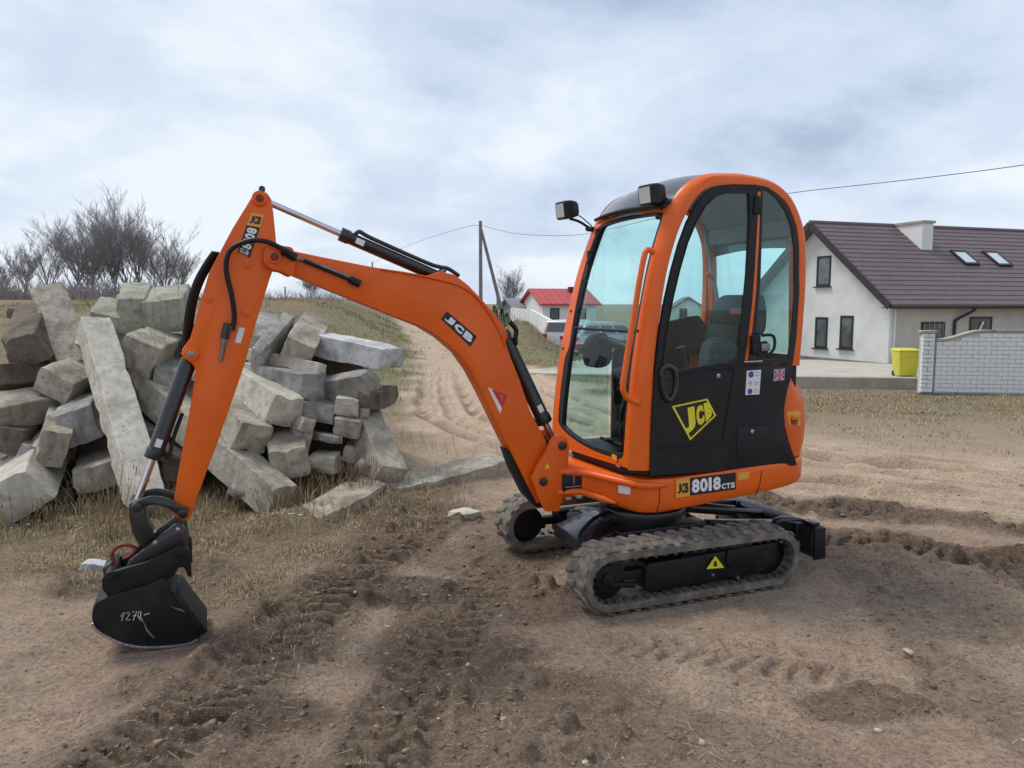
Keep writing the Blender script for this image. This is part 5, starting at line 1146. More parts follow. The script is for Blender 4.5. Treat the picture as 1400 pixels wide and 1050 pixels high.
PILE = [
 ('concrete_beam', 'long pale beam leaning down the heap front behind the bucket ram', (200, 688, 5.72), (128, 444, 7.0), .26, .20, 'pale', 8),
 ('concrete_beam', 'longest pale beam sloping down right behind the dipper arm to the dry grass', (385, 686, 5.95), (188, 520, 7.25), .28, .27, 'tan', 12),
 ('concrete_slab', 'slab leaning steeply at the top left of the heap, dark side facing right', (66, 398, 7.7), (106, 500, 7.25), .32, .17, 'tan', 20),
 ('concrete_block', 'brown block with pale studded top near the left edge of the photo', (34, 480, 6.95), (52, 432, 7.9), .34, .30, 'brown', -20),
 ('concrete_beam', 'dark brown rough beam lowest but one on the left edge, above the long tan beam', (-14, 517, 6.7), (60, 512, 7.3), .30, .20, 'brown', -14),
 ('concrete_beam', 'long tan beam lying level across the left edge', (-25, 568, 6.35), (98, 545, 7.2), .32, .24, 'tan', 16),
 ('concrete_block', 'angular tan block above the square ended grey block with whitish top', (72, 528, 6.75), (128, 505, 7.5), .34, .24, 'tan', 28),
 ('concrete_block', 'square ended grey block with whitish top beside the leaning pale beam', (106, 584, 6.35), (122, 552, 7.4), .31, .31, 'grey', -15),
 ('concrete_block', 'upright pitted block end just left of the whitish topped grey block', (72, 614, 6.1), (82, 570, 7.1), .22, .32, 'tan', 17),
 ('concrete_block', 'small brown block end at the left edge below the long tan beam', (10, 604, 6.2), (45, 590, 7.1), .23, .21, 'brown', 15),
 ('concrete_beam', 'big pale beam end at the lower left edge, nearest of the heap', (26, 678, 5.7), (62, 605, 7.1), .36, .34, 'pale', -32),
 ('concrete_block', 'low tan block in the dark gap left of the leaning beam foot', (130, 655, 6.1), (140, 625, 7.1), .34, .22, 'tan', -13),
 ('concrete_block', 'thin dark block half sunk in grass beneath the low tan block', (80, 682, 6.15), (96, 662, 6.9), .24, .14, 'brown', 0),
 ('concrete_block', 'mossy upright block with flat grey cap on the heap top', (180, 432, 7.7), (190, 408, 8.6), .29, .38, 'moss', 2),
 ('concrete_block', 'wide mossy grey block on the heap top just left of the dipper arm', (224, 432, 7.75), (238, 410, 8.6), .42, .34, 'moss', -5),
 ('concrete_block', 'tilted block with a pale square end left of the dipper arm', (186, 488, 6.95), (226, 470, 7.9), .36, .32, 'tan', 24),
 ('concrete_slab', 'mossy slab behind the top of the leaning pale beam', (146, 450, 7.7), (160, 424, 8.4), .34, .30, 'moss', 10),
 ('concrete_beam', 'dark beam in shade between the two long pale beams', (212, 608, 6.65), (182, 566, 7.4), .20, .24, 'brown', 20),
 ('concrete_block', 'grey block seen between the bucket ram and the tilted pale ended block', (232, 528, 7.05), (242, 500, 8.0), .30, .30, 'grey', 12),
 ('concrete_slab', 'small tan plate leaning behind the steep slab at the top left', (70, 490, 7.25), (70, 448, 7.7), .26, .12, 'tan', 30),
 ('concrete_block', 'grey block deep in the heap right behind the bucket ram', (262, 575, 6.9), (272, 540, 7.8), .34, .30, 'grey', 5),
 ('concrete_beam', 'light grey flat beam crowning the right side of the heap', (537, 491, 7.25), (424, 466, 7.7), .44, .22, 'light', 2),
 ('concrete_block', 'block tipped on end beneath the left end of the light grey crowning beam', (404, 486, 7.05), (428, 448, 7.9), .28, .29, 'tan', 28),
 ('concrete_slab', 'pointed slab leaning against the heap top just right of the dipper arm', (352, 496, 7.0), (394, 446, 7.6), .13, .34, 'grey', 22),
 ('concrete_beam', 'grey beam with a rounded broken right end, in the middle of the right side', (428, 531, 6.8), (335, 514, 7.3), .30, .27, 'grey', 5),
 ('concrete_beam', 'dark grey beam lying under the light grey crowning beam', (508, 522, 7.0), (432, 536, 7.25), .32, .22, 'grey', -12),
 ('concrete_block', 'brown block at the right end of the heap under the dark grey beam', (504, 547, 6.9), (528, 538, 7.6), .24, .17, 'brown', 4),
 ('concrete_block', 'small pale block end between the dark grey beam and the brown end block', (473, 557, 6.75), (481, 543, 7.5), .23, .15, 'pale', 8),
 ('concrete_block', 'flat pale block under the rounded end of the grey beam', (434, 565, 6.7), (441, 548, 7.4), .31, .16, 'grey', 9),
 ('concrete_block', 'small tan block low on the right side, above the thin brushwood', (474, 587, 6.65), (484, 568, 7.3), .24, .17, 'tan', 6),
 ('concrete_beam', 'large beam with a pale crumbled square end right of the dipper arm', (390, 562, 6.5), (318, 514, 7.3), .32, .29, 'pale', 14),
 ('concrete_beam', 'tan beam with chipped top between the longest beam and the crumbled end', (346, 600, 6.3), (298, 538, 7.2), .33, .27, 'tan', 16),
 ('concrete_block', 'sloping faced block standing behind the tip of the longest beam', (396, 634, 6.25), (388, 590, 7.0), .34, .28, 'tan', -6),
 ('concrete_block', 'narrow upright block wedged right of the sloping faced block', (411, 604, 6.5), (403, 572, 7.2), .19, .30, 'grey', 10),
 ('concrete_beam', 'beam leaning on the right flank with its broken foot on the soil', (534, 652, 6.5), (496, 566, 7.1), .30, .20, 'tan', 18),
 ('concrete_block', 'pale stone lying in dry brush at the foot of the right flank', (440, 638, 6.45), (450, 626, 6.8), .23, .16, 'pale', 0),
 ('concrete_block', 'pale stone in the brush left of the beam on the right flank', (482, 622, 6.75), (492, 610, 7.1), .20, .16, 'pale', 12),
 ('concrete_block', 'grey block on the heap top hidden partly by the dipper arm', (352, 474, 7.45), (362, 446, 8.2), .28, .30, 'grey', 12),
 ('concrete_block', 'dark block high on the heap right behind the dipper arm', (280, 470, 7.6), (290, 446, 8.4), .42, .36, 'grey', 4),
 ('concrete_block', 'pale block behind the dipper arm above the chipped tan beam', (300, 515, 7.2), (318, 490, 8.0), .36, .30, 'pale', 10),
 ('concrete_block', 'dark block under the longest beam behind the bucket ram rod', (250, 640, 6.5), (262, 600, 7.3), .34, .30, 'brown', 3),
 ('concrete_block', 'brown block in the gap under the crumbled square end', (372, 590, 6.75), (366, 570, 7.4), .28, .20, 'brown', 0),  # filler block, its brown darkened as shade between the pieces
 ('concrete_block', 'dark block filling the gap under the beam with rounded end', (450, 600, 7.05), (456, 580, 7.8), .40, .30, 'brown', 4),  # added to fill a gap; dark colour paints its shade
 ('concrete_block', 'dark block deep behind the whitish topped grey block', (60, 560, 7.2), (64, 540, 8.0), .50, .40, 'brown', 0),  # added filler, painted dark as the shade deep in the heap
 ('concrete_block', 'dark block deep behind the low tan block', (150, 610, 7.0), (154, 590, 7.8), .60, .45, 'brown', 0),  # filler whose dark colour stands for shade inside the heap
 ('concrete_block', 'dark block deep under the light grey crowning beam', (460, 500, 7.7), (466, 488, 8.3), .60, .36, 'brown', 0),  # gap filler, shade under the crowning beam put into its colour
 ('concrete_post', 'thin pale post lying across the block tops right of the dipper arm', (440, 505, 6.95), (330, 482, 7.4), .14, .11, 'pale', 10),
 ('concrete_post', 'thin post end pointing at the camera under the crumbled square end', (420, 582, 6.45), (380, 566, 7.2), .13, .12, 'tan', 20),
 ('concrete_slab', 'thin slab edge under the flat pale block on the right side', (455, 600, 6.6), (410, 588, 7.1), .22, .07, 'grey', 8),
 ('concrete_post', 'dark thin post crossing above the brown studded block at the left', (92, 446, 7.6), (18, 428, 8.0), .14, .12, 'brown', 6),
 ('concrete_slab', 'thin slab tilted between the whitish topped block and the leaning pale beam', (140, 560, 6.75), (120, 520, 7.5), .09, .26, 'brown', 18),
 ('concrete_post', 'thin post sticking out left between the long tan beam and the upright pitted block', (4, 640, 6.3), (100, 598, 7.0), .13, .12, 'tan', 10),
 ('concrete_post', 'thin pale post lying on top of the heap left of the mossy cap', (118, 470, 7.3), (84, 430, 7.9), .13, .12, 'pale', 30),
 ('concrete_post', 'slim post slanting down behind the chipped tan beam to its right', (366, 640, 6.6), (330, 560, 7.3), .13, .13, 'grey', 20),
 ('concrete_post', 'slim post under the dark grey beam pointing right', (500, 566, 6.85), (420, 548, 7.3), .12, .10, 'grey', 6),
 ('concrete_post', 'slim brown post between the tilted block and the leaning pale beam', (178, 560, 6.8), (152, 470, 7.5), .13, .12, 'brown', 15),
 ('concrete_post', 'short post end low beside the small brown block at the left edge', (38, 622, 6.15), (52, 606, 7.0), .15, .14, 'grey', 25),
 ('concrete_block', 'small rubble lump before the foot of the beam on the right flank', (496, 640, 6.5), (504, 634, 6.7), .14, .10, 'tan', 20),
 ('concrete_block', 'small rubble lump in the grass left of the longest beam tip', (322, 676, 6.0), (330, 668, 6.15), .13, .09, 'grey', 30),
 ('concrete_slab', 'pale half buried slab in front of the heap, right of the longest beam', (428, 711, 5.62), (512, 664, 6.5), .34, .14, 'tan', 6, 2.6),
 ('concrete_slab', 'long half buried slab between the heap and the far track', (520, 674, 6.45), (688, 632, 7.5), .36, .14, 'tan', 5, 3.0),
 ('concrete_block', 'flat pale stone on the soil left of the far track', (624, 708, 5.85), (650, 702, 6.0), .22, .09, 'pale', 0),
 ('concrete_block', 'whitish broken stone on the grass behind the bucket', (112, 777, 4.7), (150, 782, 4.75), .12, .10, 'light', 0),
]
for q in PILE: block(*q)
# brush and stalks growing through the heap and along its foot
def brush(name, label, n, px, Y, spread, hh, lean=.5, cat='weed', group='dry weeds round the concrete heap'):
    c = at(px, 700, Y); x0, y0 = c.x, Y; mb = MB(); z0 = gz(x0, y0)
    for i in range(n):
        a = random.uniform(0, 6.28); r0 = spread*math.sqrt(random.random()); h = hh*random.uniform(.45, 1); l = lean*h*random.uniform(.1, 1)
        p = Vector((r0*math.cos(a), r0*math.sin(a), -.02)); d = Vector((math.cos(a), math.sin(a), 0))*l
        mb.tube([p, p+d*.35+Vector((0, 0, h*.55)), p+d+Vector((0, 0, h))], [.0026, .002, .001], 3)
        if random.random() < .5:
            t = p+d*.5+Vector((0, 0, h*.7)); mb.tube([t, t+Vector((random.uniform(-.06, .06), random.uniform(-.06, .06), h*.25))], [.0016, .0007], 3)
        if random.random() < .35: t = p+d+Vector((0, 0, h)); mb.tube([t-Vector((0, 0, .012)), t, t+Vector((.0, 0, .03))], [.001, .005, .001], 4)
    o = mb.build(name, M['stalk'], None, 0); o.location = (x0, y0, z0); tag(o, label, cat, group); return o
M['stalk'] = mat('dry_stalk', (.30, .225, .125), .9, c2=(.17, .12, .065), scale=3)
for a in (('dry_weed', 'tall thin dry weed standing left of the bucket links', 40, 150, 5.3, .14, .60), ('dry_weed', 'dry brush at the foot of the leaning pale beam', 70, 100, 5.75, .35, .26),
          ('dry_weed', 'dry brush in front of the big pale beam end at the left edge', 60, 20, 5.55, .35, .25), ('dry_weed', 'reddish brush before the sloping faced block right of the arm', 130, 400, 6.0, .28, .30),
          ('dry_weed', 'thin brushwood under the small tan block on the right side', 110, 470, 6.45, .30, .42), ('dry_weed', 'dry brush below the middle of the longest beam', 80, 270, 5.9, .30, .22),
          ('dry_weed', 'wispy weed at the foot of the beam on the right flank', 50, 500, 6.35, .16, .30), ('dry_weed', 'dry stalks behind the wide mossy top block by the arm', 40, 250, 7.3, .12, 1.35)):
    brush(*a)

# ------------------------------------------------------------------ trees in leaf-fall, far left
M['bark'] = mat('bark', (.20, .178, .178), .95, c2=(.13, .116, .116), scale=2)
M['twig'] = mat('twig_bark', (.31, .28, .285), .95, c2=(.23, .21, .213), scale=1)
def bare_tree(name, label, x, y, hgt, seed, spread=.5, group='bare trees on the hill behind the heap', dens=1.0, birch=False):
    r_ = random.Random(seed); z0 = bz(x, y)-.15; root = empty(name, (x, y, z0)); tag(root, label, 'tree', group)
    tr, cw = MB(), MB()
    def grow(p, d, l, r, lev, mb):
        n = 4 if lev < 3 else 2; pts = [p]; rr = [r]; q = p; dd = d
        for i in range(n):
            dd = (dd+Vector((r_.gauss(0, .07), r_.gauss(0, .07), r_.gauss(.05, .05)))).normalized(); q = q+dd*l/n; pts.append(q); rr.append(max(.006, r*(1-.72*(i+1)/n)))
        mb.tube(pts, rr, 7 if lev == 0 else 4 if lev < 3 else 3, cap=False)
        if lev >= 4: return
        k = int([r_.randint(9, 12), r_.randint(8, 10), r_.randint(6, 8), r_.randint(5, 6)][lev]*dens)
        for i in range(k):
            t = r_.uniform(.35, 1) if lev == 0 else r_.uniform(.18, 1); ii = min(n-1, int(t*n)); base = pts[ii]+(pts[ii+1]-pts[ii])*(t*n-ii)
            a = r_.uniform(0, 6.283); o = Vector((math.cos(a), math.sin(a), 0)); sp = spread*(r_.uniform(.35, 1.75) if lev == 0 else r_.uniform(.7, 1.5))
            nd = (dd+o*sp+Vector((0, 0, .12))).normalized()
            grow(base, nd, hgt*r_.uniform(.50, .70) if lev == 0 else l*r_.uniform(.34, .58), max(.009, rr[ii]*r_.uniform(.38, .58)), lev+1, cw if lev >= 1 else tr)
    grow(Vector((0, 0, 0)), Vector((r_.uniform(-.08, .08), 0, 1)).normalized(), hgt*.34, hgt*.024, 0, tr)
    tr.build('trunk', M['bark'], root, 60); o = cw.build('crown', M['twig'], root, 0); tag(o, kind='stuff')
    return root
TREES = [(180, 70, 9.6, .52, 'bare tree filling the gap right of the tallest one on the hill', 41), (120, 64, 8.0, .55, 'low wide bare tree in front of the leaning boughed one', 42), (248, 72, 6.4, .55, 'bare tree partly behind the hoses of the dipper arm', 43),
         (232, 66, 8.0, .55, 'rightmost bare tree of the hill group, low wide crown', 11), (196, 64, 9.2, .5, 'tall bare tree with a fan crown, second from the right of the hill group', 12),
         (164, 66, 10.0, .48, 'tallest bare tree in the middle of the hill group', 13), (134, 70, 9.0, .5, 'bare tree just left of the tallest one on the hill', 14),
         (104, 67, 8.6, .5, 'bare tree with leaning boughs left of the middle of the hill group', 15), (72, 70, 7.8, .55, 'spreading bare tree above the steep leaning slab', 16),
         (40, 78, 6.6, .5, 'smaller bare tree near the left edge of the hill group', 17), (10, 84, 5.6, .5, 'small bare tree at the left edge of the photo', 18),
         (215, 74, 7.2, .5, 'bare tree behind the two rightmost of the hill group', 19), (150, 78, 7.4, .5, 'bare tree half hidden behind the tallest one', 20)]
for px, Y, hg, sp, lb, sdv in TREES: bare_tree('bare_tree', lb, (px-700)/F*Y, Y, hg*.72, sdv, sp, dens=.95)
bare_tree('bare_tree', 'small distant bare tree on the horizon under the boom', (428-700)/F*120, 120, 4.2, 31, .55, 'distant trees on the horizon')
bare_tree('bare_tree', 'thin distant bare tree right of the leaning pole brace', (702-700)/F*95, 95, 5.5, 32, .5, 'distant trees on the horizon')
def thicket(name, label, x0, x1, y, h, n, m, depth=3):
    mb = MB(); r_ = random.Random(zl(label))
    for i in range(n):
        x = r_.uniform(x0, x1); yy = y+r_.uniform(-depth, depth); z = bz(x, yy)-.1; hh = h*r_.uniform(.3, 1)
        for k in range(4):
            d = Vector((r_.gauss(0, .35)*hh, r_.gauss(0, .3)*hh, hh*r_.uniform(.5, 1))); mb.tube([(x, yy, z), Vector((x, yy, z))+d*.5+Vector((0, 0, hh*.1)), Vector((x, yy, z))+d], [.03, .02, .01], 3, cap=False)
    o = mb.build(name, m, None, 0); tag(o, kind='stuff'); return o
import zlib
def zl(s): return zlib.crc32(s.encode())
thicket('far_scrub', 'far scrub', -75, -14, 105, 2.2, 700, M['twig'], 12)
thicket('hill_scrub', 'hill scrub', -42, -26, 60, 2.4, 420, M['twig'], 5)
thicket('road_scrub', 'road scrub', -2.6, .4, 60, 1.9, 70, M['twig'], 4)
# evergreens by the foot of the leaning brace
M['conifer'] = tint_mat('conifer_needles', [(0, (.020, .032, .014)), (1, (.075, .085, .035))], .85)
def conifer(label, x, y, h):
    root = empty('evergreen_shrub', (x, y, bz(x, y)-.05)); tag(root, label, 'shrub', 'evergreens by the utility pole')
    n = 900; t = rng.random(n)**.7; a = rng.uniform(0, 6.283, n); r = (1-t)*h*.30*rng.uniform(.45, 1.05, n)+.03; z = t*h
    c = np.stack([r*np.cos(a), r*np.sin(a), z], 1); s = rng.uniform(.05, .12, n)
    dv = np.stack([np.cos(a)*s, np.sin(a)*s, -s*.3], 1); sv2 = np.stack([-np.sin(a), np.cos(a), rng.uniform(-.5, .5, n)], 1)*(s*.5)[:, None]
    V = np.stack([c-sv2, c+sv2, c+dv], 1).reshape(-1, 3)
    o = soup('foliage', V, np.arange(3*n).reshape(-1, 3), M['conifer'], tint=np.repeat(rng.random(n), 3)); o.parent = root
    w = MB(); w.tube([(0, 0, 0), (0, 0, h*.8)], [.05, .015], 6); w.build('trunk', M['bark'], root, 40)
for px, Y, h, lb in ((676, 58, 2.0, 'dark evergreen shrub left of the leaning pole brace'), (686, 57, 1.8, 'dark evergreen shrub at the foot of the leaning brace'), (693, 59, 1.5, 'low evergreen shrub beside the white garden wall')): conifer(lb, (px-700)/F*Y, Y, h)

# ------------------------------------------------------------------ house on the right
M['render_wall'] = mat('cement_render', (.64, .65, .635), .9, c2=(.53, .535, .52), scale=1.3, lo=.4, hi=.7, bump=.15, bscale=25)
M['render_side'] = mat('tan_render', (.48, .45, .40), .9, c2=(.41, .385, .34), scale=1.6, bump=.15, bscale=25)
M['tile'] = mat('metal_tile', (.150, .108, .116), .5, c2=(.13, .094, .10), scale=3, rvar=.1)
M['brown_trim'] = mat('brown_trim', (.035, .024, .024), .5)
M['frame_dark'] = mat('dark_window_frame', (.018, .018, .02), .5)
M['pane'] = mat('window_pane', (.13, .15, .155), .06, c2=(.05, .06, .065), scale=2, spec=1.0)  # grey-green reflection is put into the pane colour
M['pane_light'] = mat('skylight_pane', (.62, .68, .70), .2, c2=(.50, .57, .60), scale=3, spec=1.0, coat=1)
M['cement'] = mat('cement', (.44, .405, .345), .95, c2=(.32, .29, .24), scale=2.5, bump=.2, bscale=20)
M['plinth'] = mat('grey_plinth', (.19, .195, .20), .9, c2=(.14, .142, .145), scale=3, bump=.2, bscale=30)
M['paving'] = mat('terrace_concrete', (.52, .475, .40), .95, c2=(.43, .39, .325), scale=1.2, bump=.15, bscale=15)
M['silicate'] = mat('silicate_brick', (.80, .80, .795), .85, c2=(.71, .71, .70), scale=5, bump=.1, bscale=60)
M['mortar'] = mat('mortar', (.56, .55, .53), .95)
M['bin'] = mat('yellow_plastic', (.72, .66, .06), .45, c2=(.62, .56, .05), scale=2)
M['white_wall'] = mat('white_render', (.78, .78, .76), .9, c2=(.71, .71, .69), scale=1)
HY = 28.0; Pc = at(1213, 503, HY)          # near ground corner of the house
TH = R(19); dl = Vector((math.cos(TH), math.sin(TH), 0)); dg = Vector((-math.sin(TH), math.cos(TH), 0))   # along the long side, back along the gable
HB = Pc.z; EAVE = at(1213, 409, HY).z-HB
def on_gable(px, py): return hit(px, py, Pc, (dl.x, dl.y, 0))
def on_long(px, py): return hit(px, py, Pc, (dg.x, dg.y, 0))
apex = on_gable(1119, 309); Ta = (apex-Pc).dot(dg); RZ = apex.z-HB; GW = Ta*2.03; LEN = 19.0
HO = empty('house', Pc); tag(HO, 'grey rendered house with brown metal tile roof, pale chimney and two skylights', 'house')
def hp_(l, g, z): return dl*l+dg*g+Vector((0, 0, z))
def hprism(mb, pts, vec):
    n = len(pts); P = [Vector(p) for p in pts]; Q = [p+vec for p in P]
    return mb.add(P+Q, [tuple(range(n)), tuple(range(2*n-1, n-1, -1))]+[(i, (i+1) % n, n+(i+1) % n, n+i) for i in range(n)])
w = MB(); hprism(w, [hp_(0, 0, -.6), hp_(0, GW, -.6), hp_(0, GW, EAVE), hp_(0, Ta, RZ-.05), hp_(0, 0, EAVE)], dl*.3); w.build('gable_wall', M['render_wall'], HO, 0)
w = MB(); hprism(w, [hp_(.302, .003, -.6), hp_(.302, .30, -.6), hp_(.302, .30, EAVE-.02), hp_(.302, .003, EAVE-.02)], dl*LEN)
hprism(w, [hp_(.302, GW-.3, -.6), hp_(.302, GW-.003, -.6), hp_(.302, GW-.003, EAVE-.02), hp_(.302, GW-.3, EAVE-.02)], dl*LEN)
hprism(w, [hp_(LEN, .31, -.6), hp_(LEN, GW-.31, -.6), hp_(LEN, GW-.31, EAVE-.02), hp_(LEN, Ta, RZ-.1), hp_(LEN, .31, EAVE-.02)], dl*.3)
w.build('side_wall', M['render_side'], HO, 0)
w = MB(); hprism(w, [hp_(-.04, -.04, -.7), hp_(-.04, GW+.04, -.7), hp_(-.04, GW+.04, .16), hp_(-.04, -.04, .16)], dl*(LEN+.38)); w.build('plinth', M['plinth'], HO, 0)
sl = (RZ-EAVE)/Ta
def roof_pt(l, g, up=0):                    # near slope: g from -overhang (eave) to Ta (ridge)
    return hp_(l, g, EAVE+g*sl+up)
OV, OG = .38, .42
w = MB(); nrm = (dg*(-sl)+Vector((0, 0, 1))).normalized()
hprism(w, [roof_pt(-OG, -OV), roof_pt(-OG, Ta), roof_pt(LEN+OG, Ta), roof_pt(LEN+OG, -OV)], nrm*.10)
far_n = (dg*sl+Vector((0, 0, 1))).normalized()
def roof_far(l, g, up=0): return hp_(l, g, RZ-(g-Ta)*sl+up)
hprism(w, [roof_far(-OG, Ta+.001), roof_far(-OG, GW+OV), roof_far(LEN+OG, GW+OV), roof_far(LEN+OG, Ta+.001)], far_n*.10)
RFH = w.build('roof', M['tile'], HO, 0)
NC = 18
for k in range(NC):                          # stepped courses of the metal tiles
    g0 = -OV+(Ta+OV)*k/NC; g1 = -OV+(Ta+OV)*(k+1)/NC-.004
    w = MB(); a0, a1 = roof_pt(-OG, g0)+nrm*.104, roof_pt(LEN+OG, g0)+nrm*.104; b0, b1 = roof_pt(-OG, g1)+nrm*.104, roof_pt(LEN+OG, g1)+nrm*.104
    up_ = nrm*.024
    w.add([a0, a1, b1, b0, a0+up_, a1+up_, b1+nrm*.006, b0+nrm*.006], [(0, 1, 5, 4), (4, 5, 6, 7), (0, 4, 7, 3), (1, 2, 6, 5), (3, 2, 1, 0)])
    w.build('tile_course', M['tile'], RFH, 0)
w = MB(); w.tube([hp_(-OG-.02, Ta, RZ+.13), hp_(LEN+OG, Ta, RZ+.13)], .09, 8); w.build('ridge_cap', M['tile'], RFH, 40)
for fn, n_, nm in ((roof_pt, nrm, 'verge_board'),):
    w = MB(); w.bar(roof_pt(-OG-.03, -OV)+nrm*.04, roof_pt(-OG-.03, Ta)+nrm*.04, .05, .26, tuple(nrm)); w.build(nm, M['brown_trim'], HO, 0)
w = MB(); w.bar(roof_far(-OG-.03, Ta)+far_n*.04, roof_far(-OG-.03, GW+OV)+far_n*.04, .05, .26, tuple(far_n)); w.build('verge_board', M['brown_trim'], HO, 0)
w = MB(); hprism(w, [hp_(-OG+.02, -OV+.02, EAVE-OV*sl-.03), hp_(-OG+.02, .0, EAVE-OV*sl-.03), hp_(LEN+OG, .0, EAVE-OV*sl-.03), hp_(LEN+OG, -OV+.02, EAVE-OV*sl-.03)], Vector((0, 0, .03))); w.build('soffit', M['brown_trim'], HO, 0)
w = MB(); w.tube([hp_(-OG, -OV-.07, EAVE-OV*sl+.02), hp_(LEN+OG, -OV-.07, EAVE-OV*sl+.02)], .075, 10); w.build('gutter', M['brown_trim'], HO, 40)
dpx = on_long(1303, 452)-Pc; dlp = dpx.dot(dl)
w = MB(); w.tube(crom([hp_(dlp+.55, -OV-.07, EAVE-OV*sl-.02), hp_(dlp+.45, -OV-.02, EAVE-OV*sl-.15), hp_(dlp+.05, -.10, EAVE-.75), hp_(dlp, -.07, EAVE-.95), hp_(dlp, -.07, EAVE-1.4), hp_(dlp, -.07, .1)], 4), .055, 10); w.build('downpipe', M['brown_trim'], HO, 40)
w = MB(); w.tube([hp_(.18, -.06, EAVE-OV*sl), hp_(.18, -.06, .1)], .03, 8); w.build('corner_pipe', M['render_wall'], HO, 40)
def window(px0, py0, px1, py1, plane, name='window'):
    f = on_gable if plane == 'g' else on_long
    a, b = f((px0+px1)/2, py1)-Pc, f((px0+px1)/2, py0)-Pc; l_, r_ = f(px0, (py0+py1)/2)-Pc, f(px1, (py0+py1)/2)-Pc
    ax, out = (dg, -dl) if plane == 'g' else (dl, -dg)
    u0, u1 = sorted((l_.dot(ax), r_.dot(ax))); z0, z1 = a.z, b.z
    P = lambda u, z, o: ax*u+Vector((0, 0, z))+out*o
    w = MB(); t = .085
    for (ua, ub, za, zb_) in ((u0, u1, z0, z0+t), (u0, u1, z1-t, z1), (u0, u0+t, z0+t, z1-t), (u1-t, u1, z0+t, z1-t)): hprism(w, [P(ua, za, -.05), P(ub, za, -.05), P(ub, zb_, -.05), P(ua, zb_, -.05)], out*.075)
    fr = w.build(name, M['frame_dark'], HO, 0)
    w = MB(); hprism(w, [P(u0+t, z0+t, -.03), P(u1-t, z0+t, -.03), P(u1-t, z1-t, -.03), P(u0+t, z1-t, -.03)], out*.036); w.build('pane', M['pane'], fr, 0)
    w = MB(); hprism(w, [P(u0-.08, z0-.05, 0), P(u1+.08, z0-.05, 0), P(u1+.08, z0-.003, 0), P(u0-.08, z0-.003, 0)], out*.11); w.build('sill', M['brown_trim'], fr, 0)
    return fr, (u0, u1, z0, z1, P)
window(1117, 350, 1136, 391.5, 'g'); window(1114.5, 433.5, 1131.5, 476, 'g'); window(1148.5, 431.5, 1166.5, 477, 'g')
fr, (u0, u1, z0, z1, P) = window(1258.5, 440, 1291, 476, 'l')
for k in range(5):
    w = MB(); u = u0+(u1-u0)*(k+.5)/5; w.tube([P(u, z0, .05), P(u, z1, .05)], .014, 6); w.build('window_bar', M['steel'], fr, 0)
fr, _ = window(1324.5, 433, 1355, 476, 'l')
tag(fr, 'dark window with a pale bar leaning across it')
a, b = on_long(1334, 458)-Pc-dg*.07, on_long(1342, 440)-Pc-dg*.07; w = MB(); w.tube([a, b], .035, 8); w.build('leaning_bar', M['white'], fr, 0)
# chimney, skylights
def on_roof(px, py): return hit(px, py, Pc+Vector((0, 0, EAVE)), tuple(nrm))-Pc
c0 = on_roof(1272, 346); cl = c0.dot(dl); cg = c0.dot(dg); ct = hit(1266, 303, Pc+dg*(cg+.3), (dg.x, dg.y, 0)).z-HB
w = MB(); hprism(w, [hp_(cl-.52, cg-.05, EAVE+cg*sl-.15), hp_(cl-.52, cg+1.75, EAVE+cg*sl-.15), hp_(cl-.52, cg+1.75, ct-.1), hp_(cl-.52, cg-.05, ct-.1)], dl*.55); CHM = w.build('chimney', M['white_wall'], RFH, 0)
w = MB(); hprism(w, [hp_(cl-.58, cg-.11, ct-.098), hp_(cl-.58, cg+1.81, ct-.098), hp_(cl-.58, cg+1.81, ct), hp_(cl-.58, cg-.11, ct)], dl*.67); tag(w.build('chimney_cap', M['cement'], RFH, 0), kind=None)
for q in ([(1298, 347), (1316, 347), (1334, 365), (1315, 366)], [(1342, 348), (1359, 349), (1378, 367), (1360, 367.5)]):
    P_ = [on_roof(*p) for p in q]; l0 = (P_[0].dot(dl)+P_[3].dot(dl))/2; wd = .78; g1, g0 = P_[0].dot(dg), P_[3].dot(dg)
    w = MB(); 
    def rp(l, g, o): return hp_(l, g, EAVE+g*sl)+nrm*o
    for (la, lb, ga, gb) in ((l0, l0+wd, g0, g0+.09), (l0, l0+wd, g1-.09, g1), (l0, l0+.08, g0+.09, g1-.09), (l0+wd-.08, l0+wd, g0+.09, g1-.09)): hprism(w, [rp(la, ga, .1), rp(lb, ga, .1), rp(lb, gb, .1), rp(la, gb, .1)], nrm*.10)
    SK = w.build('skylight', M['frame_dark'], RFH, 0); l_ = [rp(l0+.08, g0+.09, .15), rp(l0+wd-.08, g0+.09, .15), rp(l0+wd-.08, g1-.09, .15), rp(l0+.08, g1-.09, .15)]
    # a skylight already sits three levels down, so its glass shares the roof as parent
    w = MB(); hprism(w, l_, nrm*.03); w.build('skylight_pane', M['pane_light'], RFH, 0)

